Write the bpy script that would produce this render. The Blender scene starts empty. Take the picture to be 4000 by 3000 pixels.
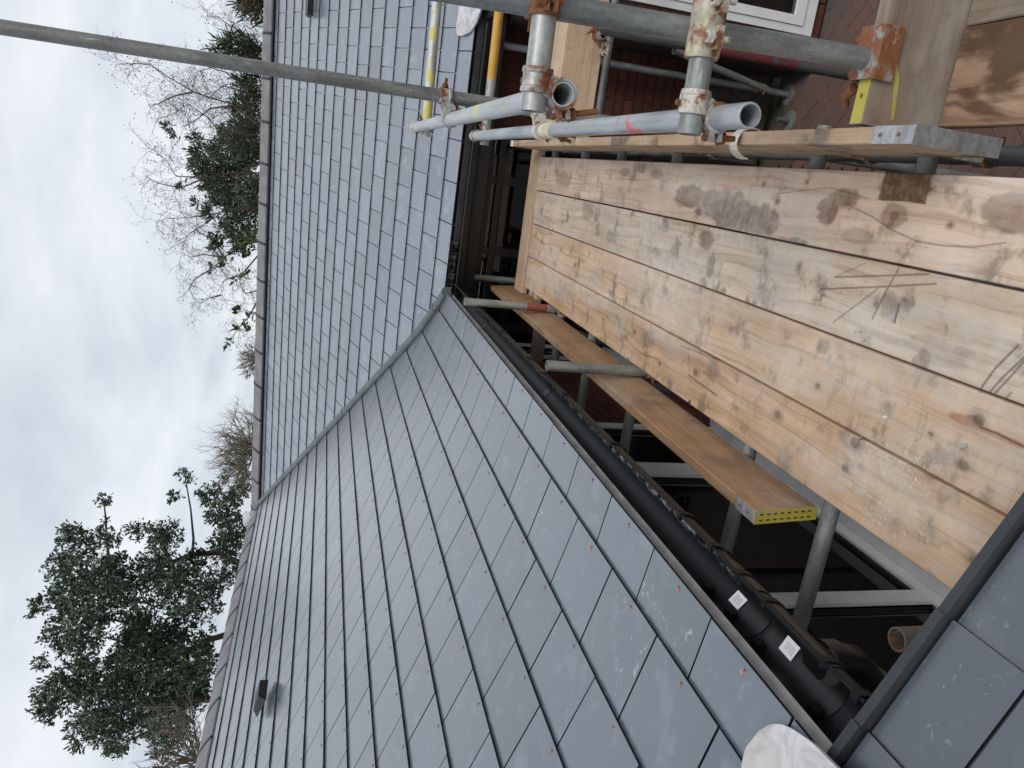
import bpy, bmesh, math, random
import numpy as np
from mathutils import Vector, Matrix
random.seed(7); rng = np.random.default_rng(11)
R = math.radians
sc = bpy.context.scene
COL = sc.collection

# ------------------------------------------------------------------ camera (the photo was taken with the phone turned on its side)
def cam_axes(yaw, pitch, roll):
    cy, sy, cp, sp, cr, sr = math.cos(yaw), math.sin(yaw), math.cos(pitch), math.sin(pitch), math.cos(roll), math.sin(roll)
    f = Vector((sy*cp, cy*cp, sp)); r = Vector((cy, -sy, 0)); u = r.cross(f)
    return cr*r + sr*u, -sr*r + cr*u, f
c_r, c_u, c_f = cam_axes(R(-16.5), R(-14.886), R(3.2))
cd = bpy.data.cameras.new('camera'); cam = bpy.data.objects.new('camera', cd); COL.objects.link(cam)
cd.sensor_width = 36; cd.lens = 36*2878/4000; cd.clip_start = 0.05; cd.clip_end = 2000
ax, ay, az = -c_u, c_r, -c_f
cam.matrix_world = Matrix(((ax.x, ay.x, az.x, 0), (ax.y, ay.y, az.y, 0), (ax.z, ay.z, az.z, 0), (0, 0, 0, 1)))
sc.camera = cam

# ------------------------------------------------------------------ node helper
class NT:
    def __init__(s, tree): s.t = tree; s.n = tree.nodes; s.l = tree.links
    def val(s, sock, v):
        if isinstance(v, bpy.types.NodeSocket): s.l.new(v, sock)
        elif v is not None:
            try: sock.default_value = v
            except Exception:
                sock.default_value = (v[0], v[1], v[2], 1) if len(v) == 3 else v
    def add(s, ty, ins=None, **kw):
        nd = s.n.new(ty)
        for k, v in kw.items(): setattr(nd, k, v)
        for k, v in (ins or {}).items(): s.val(nd.inputs[k], v)
        return nd
    def math(s, op, a, b=None, c=None, clamp=False):
        nd = s.add('ShaderNodeMath', operation=op, use_clamp=clamp)
        for i, v in enumerate((a, b, c)):
            if v is not None: s.val(nd.inputs[i], v)
        return nd.outputs[0]
    def mix(s, f, a, b, blend='MIX'):
        nd = s.add('ShaderNodeMix', data_type='RGBA', blend_type=blend)
        s.val(nd.inputs[0], f); s.val(nd.inputs[6], a if not isinstance(a, tuple) else (*a, 1)); s.val(nd.inputs[7], b if not isinstance(b, tuple) else (*b, 1))
        return nd.outputs[2]
    def noise(s, vec, scale, detail=3, rough=.55, dist=0):
        nd = s.add('ShaderNodeTexNoise', {'Scale': scale, 'Detail': detail, 'Roughness': rough, 'Distortion': dist})
        if vec is not None: s.l.new(vec, nd.inputs['Vector'])
        return nd.outputs[0]
    def vscale(s, vec, v):
        nd = s.add('ShaderNodeVectorMath', operation='MULTIPLY'); s.l.new(vec, nd.inputs[0]); s.val(nd.inputs[1], v); return nd.outputs[0]
    def vadd(s, a, b):
        nd = s.add('ShaderNodeVectorMath', operation='ADD'); s.l.new(a, nd.inputs[0]); s.val(nd.inputs[1], b); return nd.outputs[0]
    def ss(s, x, lo, hi, a=0., b=1.):
        nd = s.add('ShaderNodeMapRange', interpolation_type='SMOOTHSTEP'); s.val(nd.inputs[0], x)
        for i, v in enumerate((lo, hi, a, b)): nd.inputs[i+1].default_value = v
        return nd.outputs[0]
    def ramp(s, x, stops):
        nd = s.add('ShaderNodeValToRGB'); s.l.new(x, nd.inputs[0]); e = nd.color_ramp.elements
        while len(e) < len(stops): e.new(.5)
        for q, (p, c) in zip(e, stops): q.position = p; q.color = (*c, 1)
        return nd.outputs[0]

# ------------------------------------------------------------------ world: pale overcast sky
wd = bpy.data.worlds.new('World'); sc.world = wd; wd.use_nodes = True
w = NT(wd.node_tree); w.n.clear()
SUN_EL, SUN_AZ = R(52), R(150)
sky = w.add('ShaderNodeTexSky', sky_type='NISHITA', sun_disc=False, sun_elevation=SUN_EL, sun_rotation=SUN_AZ)
tc = w.add('ShaderNodeTexCoord').outputs['Generated']
sep = w.add('ShaderNodeSeparateXYZ'); w.l.new(tc, sep.inputs[0])
zz = w.math('ADD', w.math('MAXIMUM', sep.outputs[2], 0.0), 0.22)
pl = w.add('ShaderNodeCombineXYZ', {0: w.math('DIVIDE', sep.outputs[0], zz), 1: w.math('DIVIDE', sep.outputs[1], zz), 2: 0.3}).outputs[0]
n1 = w.noise(pl, 0.62, 6, .55, .4); n2 = w.noise(pl, 1.9, 5, .55, .3)
cl = w.math('ADD', w.math('MULTIPLY', n1, .7), w.math('MULTIPLY', n2, .3))
cloud = w.ramp(cl, [(.37, (5.2, 5.6, 6.2)), (.45, (6.5, 6.95, 7.6)), (.51, (7.6, 8.0, 8.55)), (.58, (8.9, 9.1, 9.4))])
colw = w.mix(.12, cloud, sky.outputs[0])
bg = w.add('ShaderNodeBackground', {'Color': colw, 'Strength': .1}); wo = w.add('ShaderNodeOutputWorld'); w.l.new(bg.outputs[0], wo.inputs[0])
ld = bpy.data.lights.new('sun', 'SUN'); ld.energy = 1.25; ld.angle = R(25); ld.color = (1, .96, .9)
sun = bpy.data.objects.new('sun', ld); COL.objects.link(sun)
sd = Vector((math.sin(SUN_AZ)*math.cos(SUN_EL), math.cos(SUN_AZ)*math.cos(SUN_EL), math.sin(SUN_EL)))
sun.rotation_euler = (-sd).to_track_quat('-Z', 'Y').to_euler(); sun.location = sd*30
vs = sc.view_settings; vs.view_transform = 'Standard'; vs.look = 'None'; vs.exposure = 0.13; vs.gamma = 1; vs.use_curve_mapping = False
sc.cycles.max_bounces = 6; sc.cycles.diffuse_bounces = 3; sc.cycles.glossy_bounces = 3; sc.cycles.transparent_max_bounces = 8

# ------------------------------------------------------------------ materials
MATS = {}
def newmat(name):
    m = bpy.data.materials.new(name); m.use_nodes = True; t = NT(m.node_tree); t.n.clear()
    p = t.add('ShaderNodeBsdfPrincipled'); o = t.add('ShaderNodeOutputMaterial'); t.l.new(p.outputs[0], o.inputs[0])
    MATS[name] = m; return m, t, p
def obj_co(t): return t.add('ShaderNodeTexCoord').outputs['Object']
def world_co(t): return t.add('ShaderNodeNewGeometry').outputs['Position']
def orand(t): return t.add('ShaderNodeObjectInfo').outputs['Random']
def bump(t, p, h, strength=.3, dist=.002):
    b = t.add('ShaderNodeBump', {'Strength': strength, 'Distance': dist}); t.l.new(h, b.inputs['Height']); t.l.new(b.outputs[0], p.inputs['Normal'])
def simple(name, col, rough=.6, metal=0, var=.25, scale=12, bumpy=0, spec=.5, world=False):
    m, t, p = newmat(name); c = world_co(t) if world else obj_co(t)
    n = t.noise(c, scale, 4); f = t.ss(n, .3, .7, 1-var, 1+var*.6)
    t.val(p.inputs['Base Color'], t.mix(1, col, t.add('ShaderNodeCombineColor', {0: f, 1: f, 2: f}).outputs[0], 'MULTIPLY'))
    p.inputs['Roughness'].default_value = rough; p.inputs['Metallic'].default_value = metal; p.inputs['Specular IOR Level'].default_value = spec
    if bumpy: bump(t, p, t.noise(c, scale*3, 4), bumpy, .003)
    return m
# slates
def slate_mat(name, base, dusty, coat=.2):
    m, t, p = newmat(name); c = world_co(t)
    at = t.add('ShaderNodeAttribute', attribute_name='var').outputs['Fac']
    r = t.math('FRACT', t.math('ADD', at, orand(t)))
    b2 = tuple(x*1.2 for x in base); b1 = tuple(x*.82 for x in base)
    col = t.mix(r, b1, b2)
    big = t.noise(c, 1.1, 3); col = t.mix(t.ss(big, .4, .65, 0, .25), col, (base[0]*1.3, base[1]*1.27, base[2]*1.2))
    cloudy = t.noise(t.vadd(c, t.add('ShaderNodeCombineXYZ', {0: r, 1: r, 2: r}).outputs[0]), 9, 4, .6, .6)
    col = t.mix(t.ss(cloudy, .5, .75, 0, .28*dusty), col, (.50, .55, .61))
    # pale lime streaks and drying splashes
    st = t.noise(t.vscale(c, (22, 22, 9)), 1.6, 4, .7, 1.2)
    patch = t.noise(c, 2.3, 2)
    col = t.mix(t.math('MULTIPLY', t.ss(st, .60, .72, 0, .3+.3*dusty), t.ss(patch, .48, .66)), col, (.66, .70, .74))
    sp = t.add('ShaderNodeTexVoronoi', {'Scale': 70., 'Randomness': 1.}); t.l.new(c, sp.inputs['Vector'])
    spm = t.math('MULTIPLY', t.ss(sp.outputs['Distance'], .10, .2, 1, 0), t.ss(t.noise(c, 3.1, 2), .62, .74))
    col = t.mix(t.math('MULTIPLY', spm, .35+.4*dusty), col, (.74, .77, .80))
    fine = t.noise(c, 160, 2); col = t.mix(.14, col, t.mix(fine, (base[0]*.6, base[1]*.6, base[2]*.62), (base[0]*1.5, base[1]*1.5, base[2]*1.5)))
    t.val(p.inputs['Base Color'], col); t.val(p.inputs['Roughness'], t.ss(cloudy, .3, .7, .27, .40))
    p.inputs['Specular IOR Level'].default_value = .5; p.inputs['Coat Weight'].default_value = coat; p.inputs['Coat Roughness'].default_value = .22; p.inputs['Coat IOR'].default_value = 1.75
    bump(t, p, t.math('ADD', t.noise(c, 18, 3), t.math('MULTIPLY', fine, .25)), .05, .003)
    return m
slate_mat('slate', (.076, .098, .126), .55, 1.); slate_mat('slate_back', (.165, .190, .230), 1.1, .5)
slate_mat('slate_near', (.075, .090, .112), .2, .6)
# wood
def wood(name, light, mid, dark, grime=.5, rough=.78, wet=0., damp=0.):
    m, t, p = newmat(name); c = obj_co(t); rr = orand(t)
    off = t.add('ShaderNodeCombineXYZ', {0: t.math('MULTIPLY', rr, 3.1), 1: t.math('MULTIPLY', rr, 17.), 2: t.math('MULTIPLY', rr, 5.)}).outputs[0]
    q = t.vadd(c, off)
    wob = t.noise(t.vscale(q, (6, 1.6, 6)), 1., 2); wv = t.add('ShaderNodeCombineXYZ', {0: t.math('MULTIPLY', wob, .09), 1: 0., 2: 0.}).outputs[0]
    g0 = t.vadd(q, wv)
    g1 = t.noise(t.vscale(g0, (70, 2.0, 70)), 1., 4, .6); g2 = t.noise(t.vscale(g0, (20, .7, 20)), 1., 3, .5); g3 = t.noise(t.vscale(g0, (240, 7., 240)), 1., 2)
    col = t.mix(t.ss(g2, .33, .68), light, mid); col = t.mix(t.ss(g1, .46, .72, 0, .60), col, dark)
    mo = t.noise(q, 3.2, 5, .7); col = t.mix(t.ss(mo, .42, .62, .32, 0), col, tuple(x*.62 for x in mid))
    col = t.mix(t.ss(g3, .60, .78, 0, .35), col, tuple(x*.55 for x in dark))
    gr = t.noise(q, 7.5, 5, .65); col = t.mix(t.math('MULTIPLY', t.ss(gr, .52, .66), grime), col, (.185, .135, .095))
    gy = t.noise(t.vscale(q, (5, 1.8, 5)), 1.3, 4, .6); col = t.mix(t.math('MULTIPLY', t.ss(gy, .50, .72), grime*.6), col, (.42, .395, .345))
    xs_ = t.noise(t.vscale(q, (10, 42, 10)), 1., 4, .65, .6); col = t.mix(t.math('MULTIPLY', t.ss(xs_, .56, .70, 0, .38), t.ss(t.noise(q, 2.4, 2), .42, .6)), col, (.15, .10, .065))
    spk = t.add('ShaderNodeTexVoronoi', {'Scale': 55.}); t.l.new(q, spk.inputs['Vector'])
    col = t.mix(t.math('MULTIPLY', t.ss(spk.outputs['Distance'], .06, .13, .75, 0), t.ss(t.noise(q, 4., 2), .5, .6)), col, (.09, .07, .055))
    kn = t.add('ShaderNodeTexVoronoi', {'Scale': 1.}, feature='DISTANCE_TO_EDGE')
    sta = t.add('ShaderNodeAttribute', attribute_name='stain').outputs['Fac']
    dus = t.add('ShaderNodeAttribute', attribute_name='dust').outputs['Fac']
    lin = t.add('ShaderNodeAttribute', attribute_name='crack').outputs['Fac']
    rus = t.add('ShaderNodeAttribute', attribute_name='rust').outputs['Fac']
    brk = t.noise(q, 45, 4, .7)
    col = t.mix(t.math('MULTIPLY', sta, t.ss(brk, .25, .6, .72, 1)), col, (.12, .058, .028))
    col = t.mix(t.math('MULTIPLY', rus, .8), col, (.30, .12, .035))
    d2 = t.math('MULTIPLY', dus, t.ss(t.noise(q, 22, 5, .7), .25, .72, .25, 1)); col = t.mix(d2, col, (.66, .63, .575))
    col = t.mix(lin, col, (.045, .028, .018))
    if damp: col = t.mix(t.math('MULTIPLY', t.ss(t.noise(t.vscale(q, (7, 2.6, 7)), 1., 4, .6, .5), .46, .56), damp), col, (.085, .045, .026))
    t.val(p.inputs['Base Color'], col); p.inputs['Roughness'].default_value = rough - wet*.3; p.inputs['Specular IOR Level'].default_value = .3
    bump(t, p, t.math('SUBTRACT', t.math('ADD', g1, t.math('MULTIPLY', g3, .5)), t.math('MULTIPLY', lin, 2.)), .35, .002)
    return m
WK = ['wood_walk_a', 'wood_walk_b', 'wood_walk_c', 'wood_walk_d']
wood(WK[0], (.69, .525, .405), (.58, .42, .31), (.29, .18, .11), .75); wood(WK[1], (.66, .53, .415), (.54, .415, .305), (.25, .165, .105), 1.)
wood(WK[2], (.67, .485, .34), (.56, .385, .25), (.27, .165, .095), .8); wood(WK[3], (.64, .44, .29), (.52, .34, .205), (.25, .15, .08), .75)
wood('wood_toe', (.48, .345, .225), (.40, .275, .17), (.24, .155, .09), 1.)
wood('wood_plank', (.41, .26, .15), (.33, .195, .105), (.19, .10, .05), .6)
wood('wood_pale', (.64, .47, .33), (.56, .40, .265), (.40, .26, .16), .25)
wood('wood_brown', (.30, .235, .185), (.235, .18, .135), (.14, .10, .07), .8)
wood('wood_rusty', (.44, .295, .20), (.32, .195, .125), (.16, .085, .045), .8, .7, 0, .85)
# steel
def galv(name, base, rough=.45, metal=.55, bands=(), rusty=.0, mott=.35):
    m, t, p = newmat(name); c = obj_co(t); rr = orand(t)
    q = t.vadd(c, t.add('ShaderNodeCombineXYZ', {0: rr, 1: rr, 2: t.math('MULTIPLY', rr, 9.)}).outputs[0])
    a = t.noise(t.vscale(q, (1, 1, .25)), 26, 5, .65); b = t.noise(q, 90, 3); big = t.noise(t.vscale(q, (1, 1, .4)), 5, 3)
    f = t.math('ADD', t.math('MULTIPLY', a, .7), t.math('MULTIPLY', b, .3))
    col = t.mix(t.ss(f, .35, .66), tuple(x*(1-mott) for x in base), tuple(min(1, x*(1+mott*.5)) for x in base))
    col = t.mix(t.ss(big, .45, .7, 0, .35), col, tuple(x*.6 for x in base))
    wh = t.noise(t.vscale(q, (1, 1, .15)), 60, 3); col = t.mix(t.ss(wh, .66, .74, 0, .5), col, (.62, .62, .60))
    met = metal
    if rusty:
        rn = t.noise(q, 22, 5, .65); rm = t.ss(rn, .62-rusty*.35, .70-rusty*.25)
        col = t.mix(rm, col, t.mix(b, (.10, .035, .014), (.30, .115, .04))); met = t.math('MULTIPLY', t.math('SUBTRACT', 1, rm), metal)
    z = t.add('ShaderNodeSeparateXYZ'); t.l.new(c, z.inputs[0]); z = z.outputs[2]
    for z0, z1, bc, cov in bands:
        msk = t.math('MULTIPLY', t.math('GREATER_THAN', t.math('ADD', z, t.math('MULTIPLY', a, .02)), z0), t.math('LESS_THAN', t.math('ADD', z, t.math('MULTIPLY', a, .02)), z1))
        nn = t.noise(t.vscale(q, (1, 1, .35)), 38, 5, .7); msk = t.math('MULTIPLY', t.math('MULTIPLY', msk, t.ss(nn, .62-cov*.5, .70-cov*.45)), t.ss(t.noise(q, 13, 2), .62-cov*.35, .70-cov*.35, 0, .9))
        col = t.mix(msk, col, bc); met = t.math('MULTIPLY', t.math('SUBTRACT', 1, msk), met)
    t.val(p.inputs['Base Color'], col); t.val(p.inputs['Metallic'], met); t.val(p.inputs['Roughness'], t.ss(a, .3, .7, rough-.08, rough+.15))
    bump(t, p, f, .15, .001)
    return m
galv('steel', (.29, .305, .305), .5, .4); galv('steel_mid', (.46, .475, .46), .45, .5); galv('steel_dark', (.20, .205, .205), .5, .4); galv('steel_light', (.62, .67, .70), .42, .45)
galv('steel_grey', (.235, .235, .23), .5, .4, mott=.45); galv('steel_olive', (.25, .26, .235), .55, .3)
galv('steel_yellow_a', (.55, .58, .56), .5, .4, [(0.1, 1.2, (.60, .53, .10), .48)])
galv('steel_yellow_b', (.40, .40, .39), .5, .4, [(.34, 2., (.58, .31, .03), .80)], rusty=.3)
galv('steel_rail_a', (.54, .57, .575), .42, .4, mott=.14, bands= [(1.3, 1.9, (.62, .58, .20), .30), (2.0, 2.3, (.62, .58, .20), .34)])
galv('steel_rail_b', (.47, .50, .52), .42, .4, mott=.16, bands= [(2.20, 2.36, (.60, .16, .13), .5)])
galv('steel_red', (.36, .37, .33), .55, .35, [(.40, .53, (.26, .04, .035), 1.0)])
galv('steel_redlow', (.10, .10, .10), .55, .3, [(.6, 1.1, (.14, .018, .022), .6)])
galv('steel_yellowend', (.30, .31, .30), .55, .35, [(.10, .17, (.50, .43, .03), 1.1)])
galv('steel_stub', (.13, .115, .095), .65, .2, rusty=.28); galv('coupler', (.50, .50, .48), .5, .5, rusty=.55); galv('coupler_rust', (.40, .36, .32), .65, .3, rusty=1.25); galv('coupler_pale', (.62, .58, .50), .6, .2, rusty=.35)
galv('sleeve_yellow', (.52, .48, .38), .5, .25, [(-1, 1, (.58, .56, .30), .25)], rusty=.4)
galv('rust', (.26, .12, .06), .8, .15, rusty=1.4); galv('band_steel', (.40, .415, .43), .5, .35, mott=.35); galv('band_dull', (.26, .265, .265), .6, .3)
galv('band_yellow', (.42, .43, .42), .6, .2, [(-9, 9, (.46, .38, .035), 1.0)])
galv('clip_rusty', (.40, .40, .38), .6, .35, rusty=.78)
simple('cream_sleeve', (.66, .62, .44), .55, 0, .2, 20); simple('white_cap', (.70, .70, .66), .5, 0, .15, 20)
simple('copper', (.40, .235, .18), .5, .3, .3, 60); simple('grp_valley', (.10, .118, .122), .5, 0, .25, 9, .1)
simple('ridge_tile', (.20, .195, .205), .85, 0, .2, 7, .35); simple('black_union', (.012, .013, .015), .5)
simple('black_pvc', (.005, .0055, .007), .38, 0, .35, 8, .06); simple('eaves_tray', (.25, .24, .235), .65, 0, .25, 14, .15); simple('black_dull', (.007, .0075, .009), .55, spec=.25); simple('black_fascia', (.012, .013, .014), .4)
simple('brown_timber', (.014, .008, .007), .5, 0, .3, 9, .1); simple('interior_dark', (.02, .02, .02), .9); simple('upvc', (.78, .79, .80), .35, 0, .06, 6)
simple('upvc_grey', (.76, .76, .77), .4, 0, .08, 8); simple('gasket', (.01, .01, .01), .5); simple('verge_trim', (.028, .031, .036), .45, 0, .2, 12, .1)
simple('mortar', (.075, .06, .055), .95, 0, .3, 30, .3, world=True); simple('deck', (.03, .03, .032), .9)
simple('bark', (.075, .058, .042), .9, 0, .4, 14, .4); simple('twig', (.085, .062, .05), .85, 0, .3, 5); simple('twig_pale', (.16, .13, .105), .85, 0, .3, 5); simple('plaster_chip', (.72, .70, .66), .8); simple('plug_grey', (.36, .36, .33), .7); simple('nail_steel', (.25, .26, .28), .4, .8)
simple('slate_edge', (.006, .007, .009), .6, world=True); simple('sticker', (.82, .83, .85), .45, 0, .03, 5); simple('sticker_ink', (.42, .43, .55), .5); simple('plate_grey', (.22, .225, .225), .6, .3, .3, 10); simple('far_pipe', (.33, .34, .35), .6)
def lead():
    m, t, p = newmat('lead'); c = world_co(t); n = t.noise(c, 16, 6, .65, 1.2); k = t.noise(c, 5, 4)
    col = t.mix(t.ss(n, .35, .65), (.40, .40, .42), (.62, .62, .65)); col = t.mix(t.ss(k, .5, .68, 0, .5), col, (.42, .38, .33))
    t.val(p.inputs['Base Color'], col); p.inputs['Roughness'].default_value = .6; bump(t, p, n, .5, .006)
lead()
def gutter_mat():
    m, t, p = newmat('gutter_dusty'); c = world_co(t); z = t.add('ShaderNodeSeparateXYZ'); t.l.new(c, z.inputs[0])
    band = t.math('MULTIPLY', t.ss(z.outputs[0], -.882, -.862), t.ss(z.outputs[0], -.825, -.840)); n = t.noise(t.vscale(c, (75, 26, 75)), 1., 5, .7)
    wh = t.math('MULTIPLY', t.math('MULTIPLY', band, t.ss(n, .44, .64, 0, .8)), t.math('MULTIPLY', t.ss(z.outputs[1], 1.32, 1.42), t.math('ADD', .25, t.ss(z.outputs[1], 3.0, 1.9)))); sp = t.math('MULTIPLY', t.ss(t.noise(c, 150, 3), .66, .74), t.ss(t.noise(c, 9, 2), .45, .6))
    t.val(p.inputs['Base Color'], t.mix(t.math('MAXIMUM', wh, t.math('MULTIPLY', sp, .35)), (.006, .007, .009), (.34, .35, .36)))
    t.val(p.inputs['Roughness'], t.math('ADD', .45, t.math('MULTIPLY', wh, .4))); p.inputs['Specular IOR Level'].default_value = .28
gutter_mat()
def brickm(name, cols):
    m, t, p = newmat(name); c = world_co(t); r = orand(t)
    col = t.ramp(r, [(0, cols[0]), (.4, cols[1]), (.75, cols[2]), (1, cols[3])]); n = t.noise(c, 45, 5, .7)
    col = t.mix(t.ss(n, .35, .7, 0, .5), col, tuple(x*.55 for x in cols[1])); t.val(p.inputs['Base Color'], col); p.inputs['Roughness'].default_value = .9; bump(t, p, n, .4, .004)
brickm('brick', [(.095, .030, .020), (.125, .037, .023), (.08, .027, .019), (.15, .05, .032)])
brickm('paver', [(.13, .078, .066), (.18, .098, .075), (.11, .075, .068), (.15, .083, .064)])
def paving():
    m, t, p = newmat('paving'); c = world_co(t)
    b = t.add('ShaderNodeTexBrick', {'Color1': (.125, .10, .09, 1), 'Color2': (.10, .085, .08, 1), 'Mortar': (.05, .045, .04, 1), 'Scale': 4.8, 'Mortar Size': .018, 'Brick Width': 1., 'Row Height': .5}); t.l.new(c, b.inputs['Vector'])
    n = t.noise(c, 30, 4); t.val(p.inputs['Base Color'], t.mix(t.ss(n, .3, .7, 0, .4), b.outputs[0], (.08, .07, .06))); p.inputs['Roughness'].default_value = .9
paving()
def ground_m():
    m, t, p = newmat('lawn'); c = world_co(t); n = t.noise(c, 3, 6, .7); t.val(p.inputs['Base Color'], t.mix(n, (.035, .055, .02), (.09, .10, .04))); p.inputs['Roughness'].default_value = .95
ground_m()
def glass():
    m, t, p = newmat('window_glass'); t.n.remove(p); g = t.add('ShaderNodeBsdfGlossy', {'Color': (.9, .93, .95, 1), 'Roughness': .02}); tr = t.add('ShaderNodeBsdfTransparent', {'Color': (.86, .88, .89, 1)})
    fr = t.add('ShaderNodeFresnel', {'IOR': 1.5}); mx = t.add('ShaderNodeMixShader'); t.l.new(fr.outputs[0], mx.inputs[0]); t.l.new(tr.outputs[0], mx.inputs[1]); t.l.new(g.outputs[0], mx.inputs[2])
    t.l.new(mx.outputs[0], [x for x in t.n if x.type == 'OUTPUT_MATERIAL'][0].inputs[0])
glass()
def curtain():
    m, t, p = newmat('net_curtain'); c = obj_co(t)
    v = t.add('ShaderNodeTexVoronoi', {'Scale': 26.}); t.l.new(c, v.inputs['Vector']); pt = t.noise(t.vscale(c, (1, 1, .6)), 4.2, 2)
    fl = t.math('MULTIPLY', t.ss(v.outputs['Distance'], .18, .30, 1, 0), t.ss(pt, .52, .58))
    wv = t.math('SINE', t.math('MULTIPLY', c_sep(t, c, 1), 36.)); col = t.mix(t.ss(wv, -1, 1), (.58, .62, .66), (.82, .86, .88)); col = t.mix(t.math('MULTIPLY', fl, .8), col, (.95, .95, .95))
    t.val(p.inputs['Base Color'], col); p.inputs['Roughness'].default_value = .95; p.inputs['Specular IOR Level'].default_value = .1
def c_sep(t, c, i):
    z = t.add('ShaderNodeSeparateXYZ'); t.l.new(c, z.inputs[0]); return z.outputs[i]
curtain()
def leafm(name, a, b, rough=.42):
    m, t, p = newmat(name); at = t.add('ShaderNodeAttribute', attribute_name='var').outputs['Fac']
    t.val(p.inputs['Base Color'], t.mix(at, a, b)); p.inputs['Roughness'].default_value = rough
    p.inputs['Specular IOR Level'].default_value = .55
leafm('leaf_holly', (.032, .056, .036), (.075, .115, .066), .33); leafm('leaf_ivy', (.03, .055, .02), (.075, .115, .04)); leafm('leaf_conifer', (.022, .038, .016), (.06, .085, .03), .7)
leafm('leaf_brown', (.06, .048, .025), (.12, .095, .05), .8); leafm('leaf_bud', (.08, .06, .04), (.13, .10, .06), .8)

# ------------------------------------------------------------------ mesh helpers
WM = {}
class MB:
    def __init__(s): s.v = []; s.f = []
    def poly(s, pts):
        b = len(s.v); s.v += [tuple(p) for p in pts]; s.f.append(tuple(range(b, b+len(pts))))
    def prism(s, pts, off):
        b = len(s.v); n = len(pts); off = Vector(off); s.v += [tuple(p) for p in pts] + [tuple(Vector(p)+off) for p in pts]
        s.f.append(tuple(range(b+n-1, b-1, -1))); s.f.append(tuple(range(b+n, b+2*n)))
        for i in range(n): j = (i+1) % n; s.f.append((b+i, b+j, b+n+j, b+n+i))
    def box(s, lo, hi):
        x0, y0, z0 = lo; x1, y1, z1 = hi
        s.prism([(x0, y0, z0), (x1, y0, z0), (x1, y1, z0), (x0, y1, z0)], (0, 0, z1-z0))
    def tube(s, pts, r, n=10, cap=True):
        pts = [Vector(p) for p in pts]; rs = r if isinstance(r, (list, tuple)) else [r]*len(pts); rings = []
        t = (pts[1]-pts[0]).normalized(); a = t.orthogonal().normalized()
        for i, p in enumerate(pts):
            d = (pts[min(i+1, len(pts)-1)]-pts[max(i-1, 0)]).normalized(); a = (a - d*a.dot(d)).normalized(); bq = d.cross(a); b = len(s.v)
            for k in range(n):
                th = 2*math.pi*k/n; s.v.append(tuple(p+(a*math.cos(th)+bq*math.sin(th))*rs[i]))
            rings.append(b)
        for q in range(len(rings)-1):
            for k in range(n): s.f.append((rings[q]+k, rings[q]+(k+1) % n, rings[q+1]+(k+1) % n, rings[q+1]+k))
        if cap: s.f.append(tuple(range(rings[0]+n-1, rings[0]-1, -1))); s.f.append(tuple(range(rings[-1], rings[-1]+n)))
    def lathe(s, prof, n=28, M=Matrix()):   # prof: (r, z) closed loop round local z
        b = len(s.v); m = len(prof)
        for k in range(n):
            th = 2*math.pi*k/n
            for r, z in prof: s.v.append(tuple(M @ Vector((r*math.cos(th), r*math.sin(th), z))))
        for k in range(n):
            for i in range(m):
                j = (i+1) % m; k2 = (k+1) % n; s.f.append((b+k*m+i, b+k2*m+i, b+k2*m+j, b+k*m+j))
    def sweep(s, prof, p0, ax, ex, ez, L):   # closed 2-D profile (x,z) swept L along ax
        pts = [Vector(p0)+Vector(ex)*x+Vector(ez)*z for x, z in prof]; s.prism(pts, Vector(ax)*L)
    def build(s, name, mat, parent=None, M=None, smooth=False, angle=None):
        me = bpy.data.meshes.new(name); me.from_pydata(s.v, [], s.f); me.update()
        return link(name, me, mat, parent, M, smooth)
def fixnorm(me):
    bm = bmesh.new(); bm.from_mesh(me); bmesh.ops.recalc_face_normals(bm, faces=bm.faces); bm.to_mesh(me); bm.free()
def link(name, me, mat, parent=None, M=None, smooth=False, fix=True):
    if fix: fixnorm(me)
    if smooth:
        me.polygons.foreach_set('use_smooth', [True]*len(me.polygons))
        try: me.set_sharp_from_angle(angle=R(38))
        except Exception: pass
    if mat and not me.materials: me.materials.append(MATS[mat])
    o = bpy.data.objects.new(name, me); COL.objects.link(o); place(o, parent, M); return o
def place(o, parent, M=None):
    M = M or Matrix(); WM[o.name] = M
    if parent is not None: o.parent = parent; o.matrix_parent_inverse = WM[parent.name].inverted()
    o.matrix_basis = M
def empty(name, loc):
    o = bpy.data.objects.new(name, None); COL.objects.link(o); o.empty_display_size = .1; place(o, None, Matrix.Translation(Vector(loc))); return o
def tag(o, label=None, cat=None, group=None, kind=None):
    if label: o['label'] = label
    if cat: o['category'] = cat
    if group: o['group'] = group
    if kind: o['kind'] = kind
    return o
def frame(p, x, y, z): return Matrix(((x[0], y[0], z[0], p[0]), (x[1], y[1], z[1], p[1]), (x[2], y[2], z[2], p[2]), (0, 0, 0, 1)))
def zframe(p, d, hint=(0, 0, 1)):
    z = Vector(d).normalized(); h = Vector(hint)
    if abs(z.dot(h)) > .98: h = Vector((1, 0, 0))
    x = h.cross(z).normalized(); y = z.cross(x); return frame(p, x, y, z)
def arr_mesh(name, V, F, var=None):
    me = bpy.data.meshes.new(name); V = np.asarray(V, np.float32); F = np.asarray(F, np.int32); k = F.shape[1]
    me.vertices.add(len(V)); me.vertices.foreach_set('co', V.ravel()); me.loops.add(F.size); me.loops.foreach_set('vertex_index', F.ravel())
    me.polygons.add(len(F)); me.polygons.foreach_set('loop_start', np.arange(0, F.size, k, dtype=np.int32)); me.polygons.foreach_set('loop_total', np.full(len(F), k, np.int32))
    me.update(calc_edges=True)
    if var is not None:
        for nm, a in var.items(): at = me.attributes.new(nm, 'FLOAT', 'POINT'); at.data.foreach_set('value', np.asarray(a, np.float32))
    return me

GZ = -3.29      # paving level (the eye is at z = 0)
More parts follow.
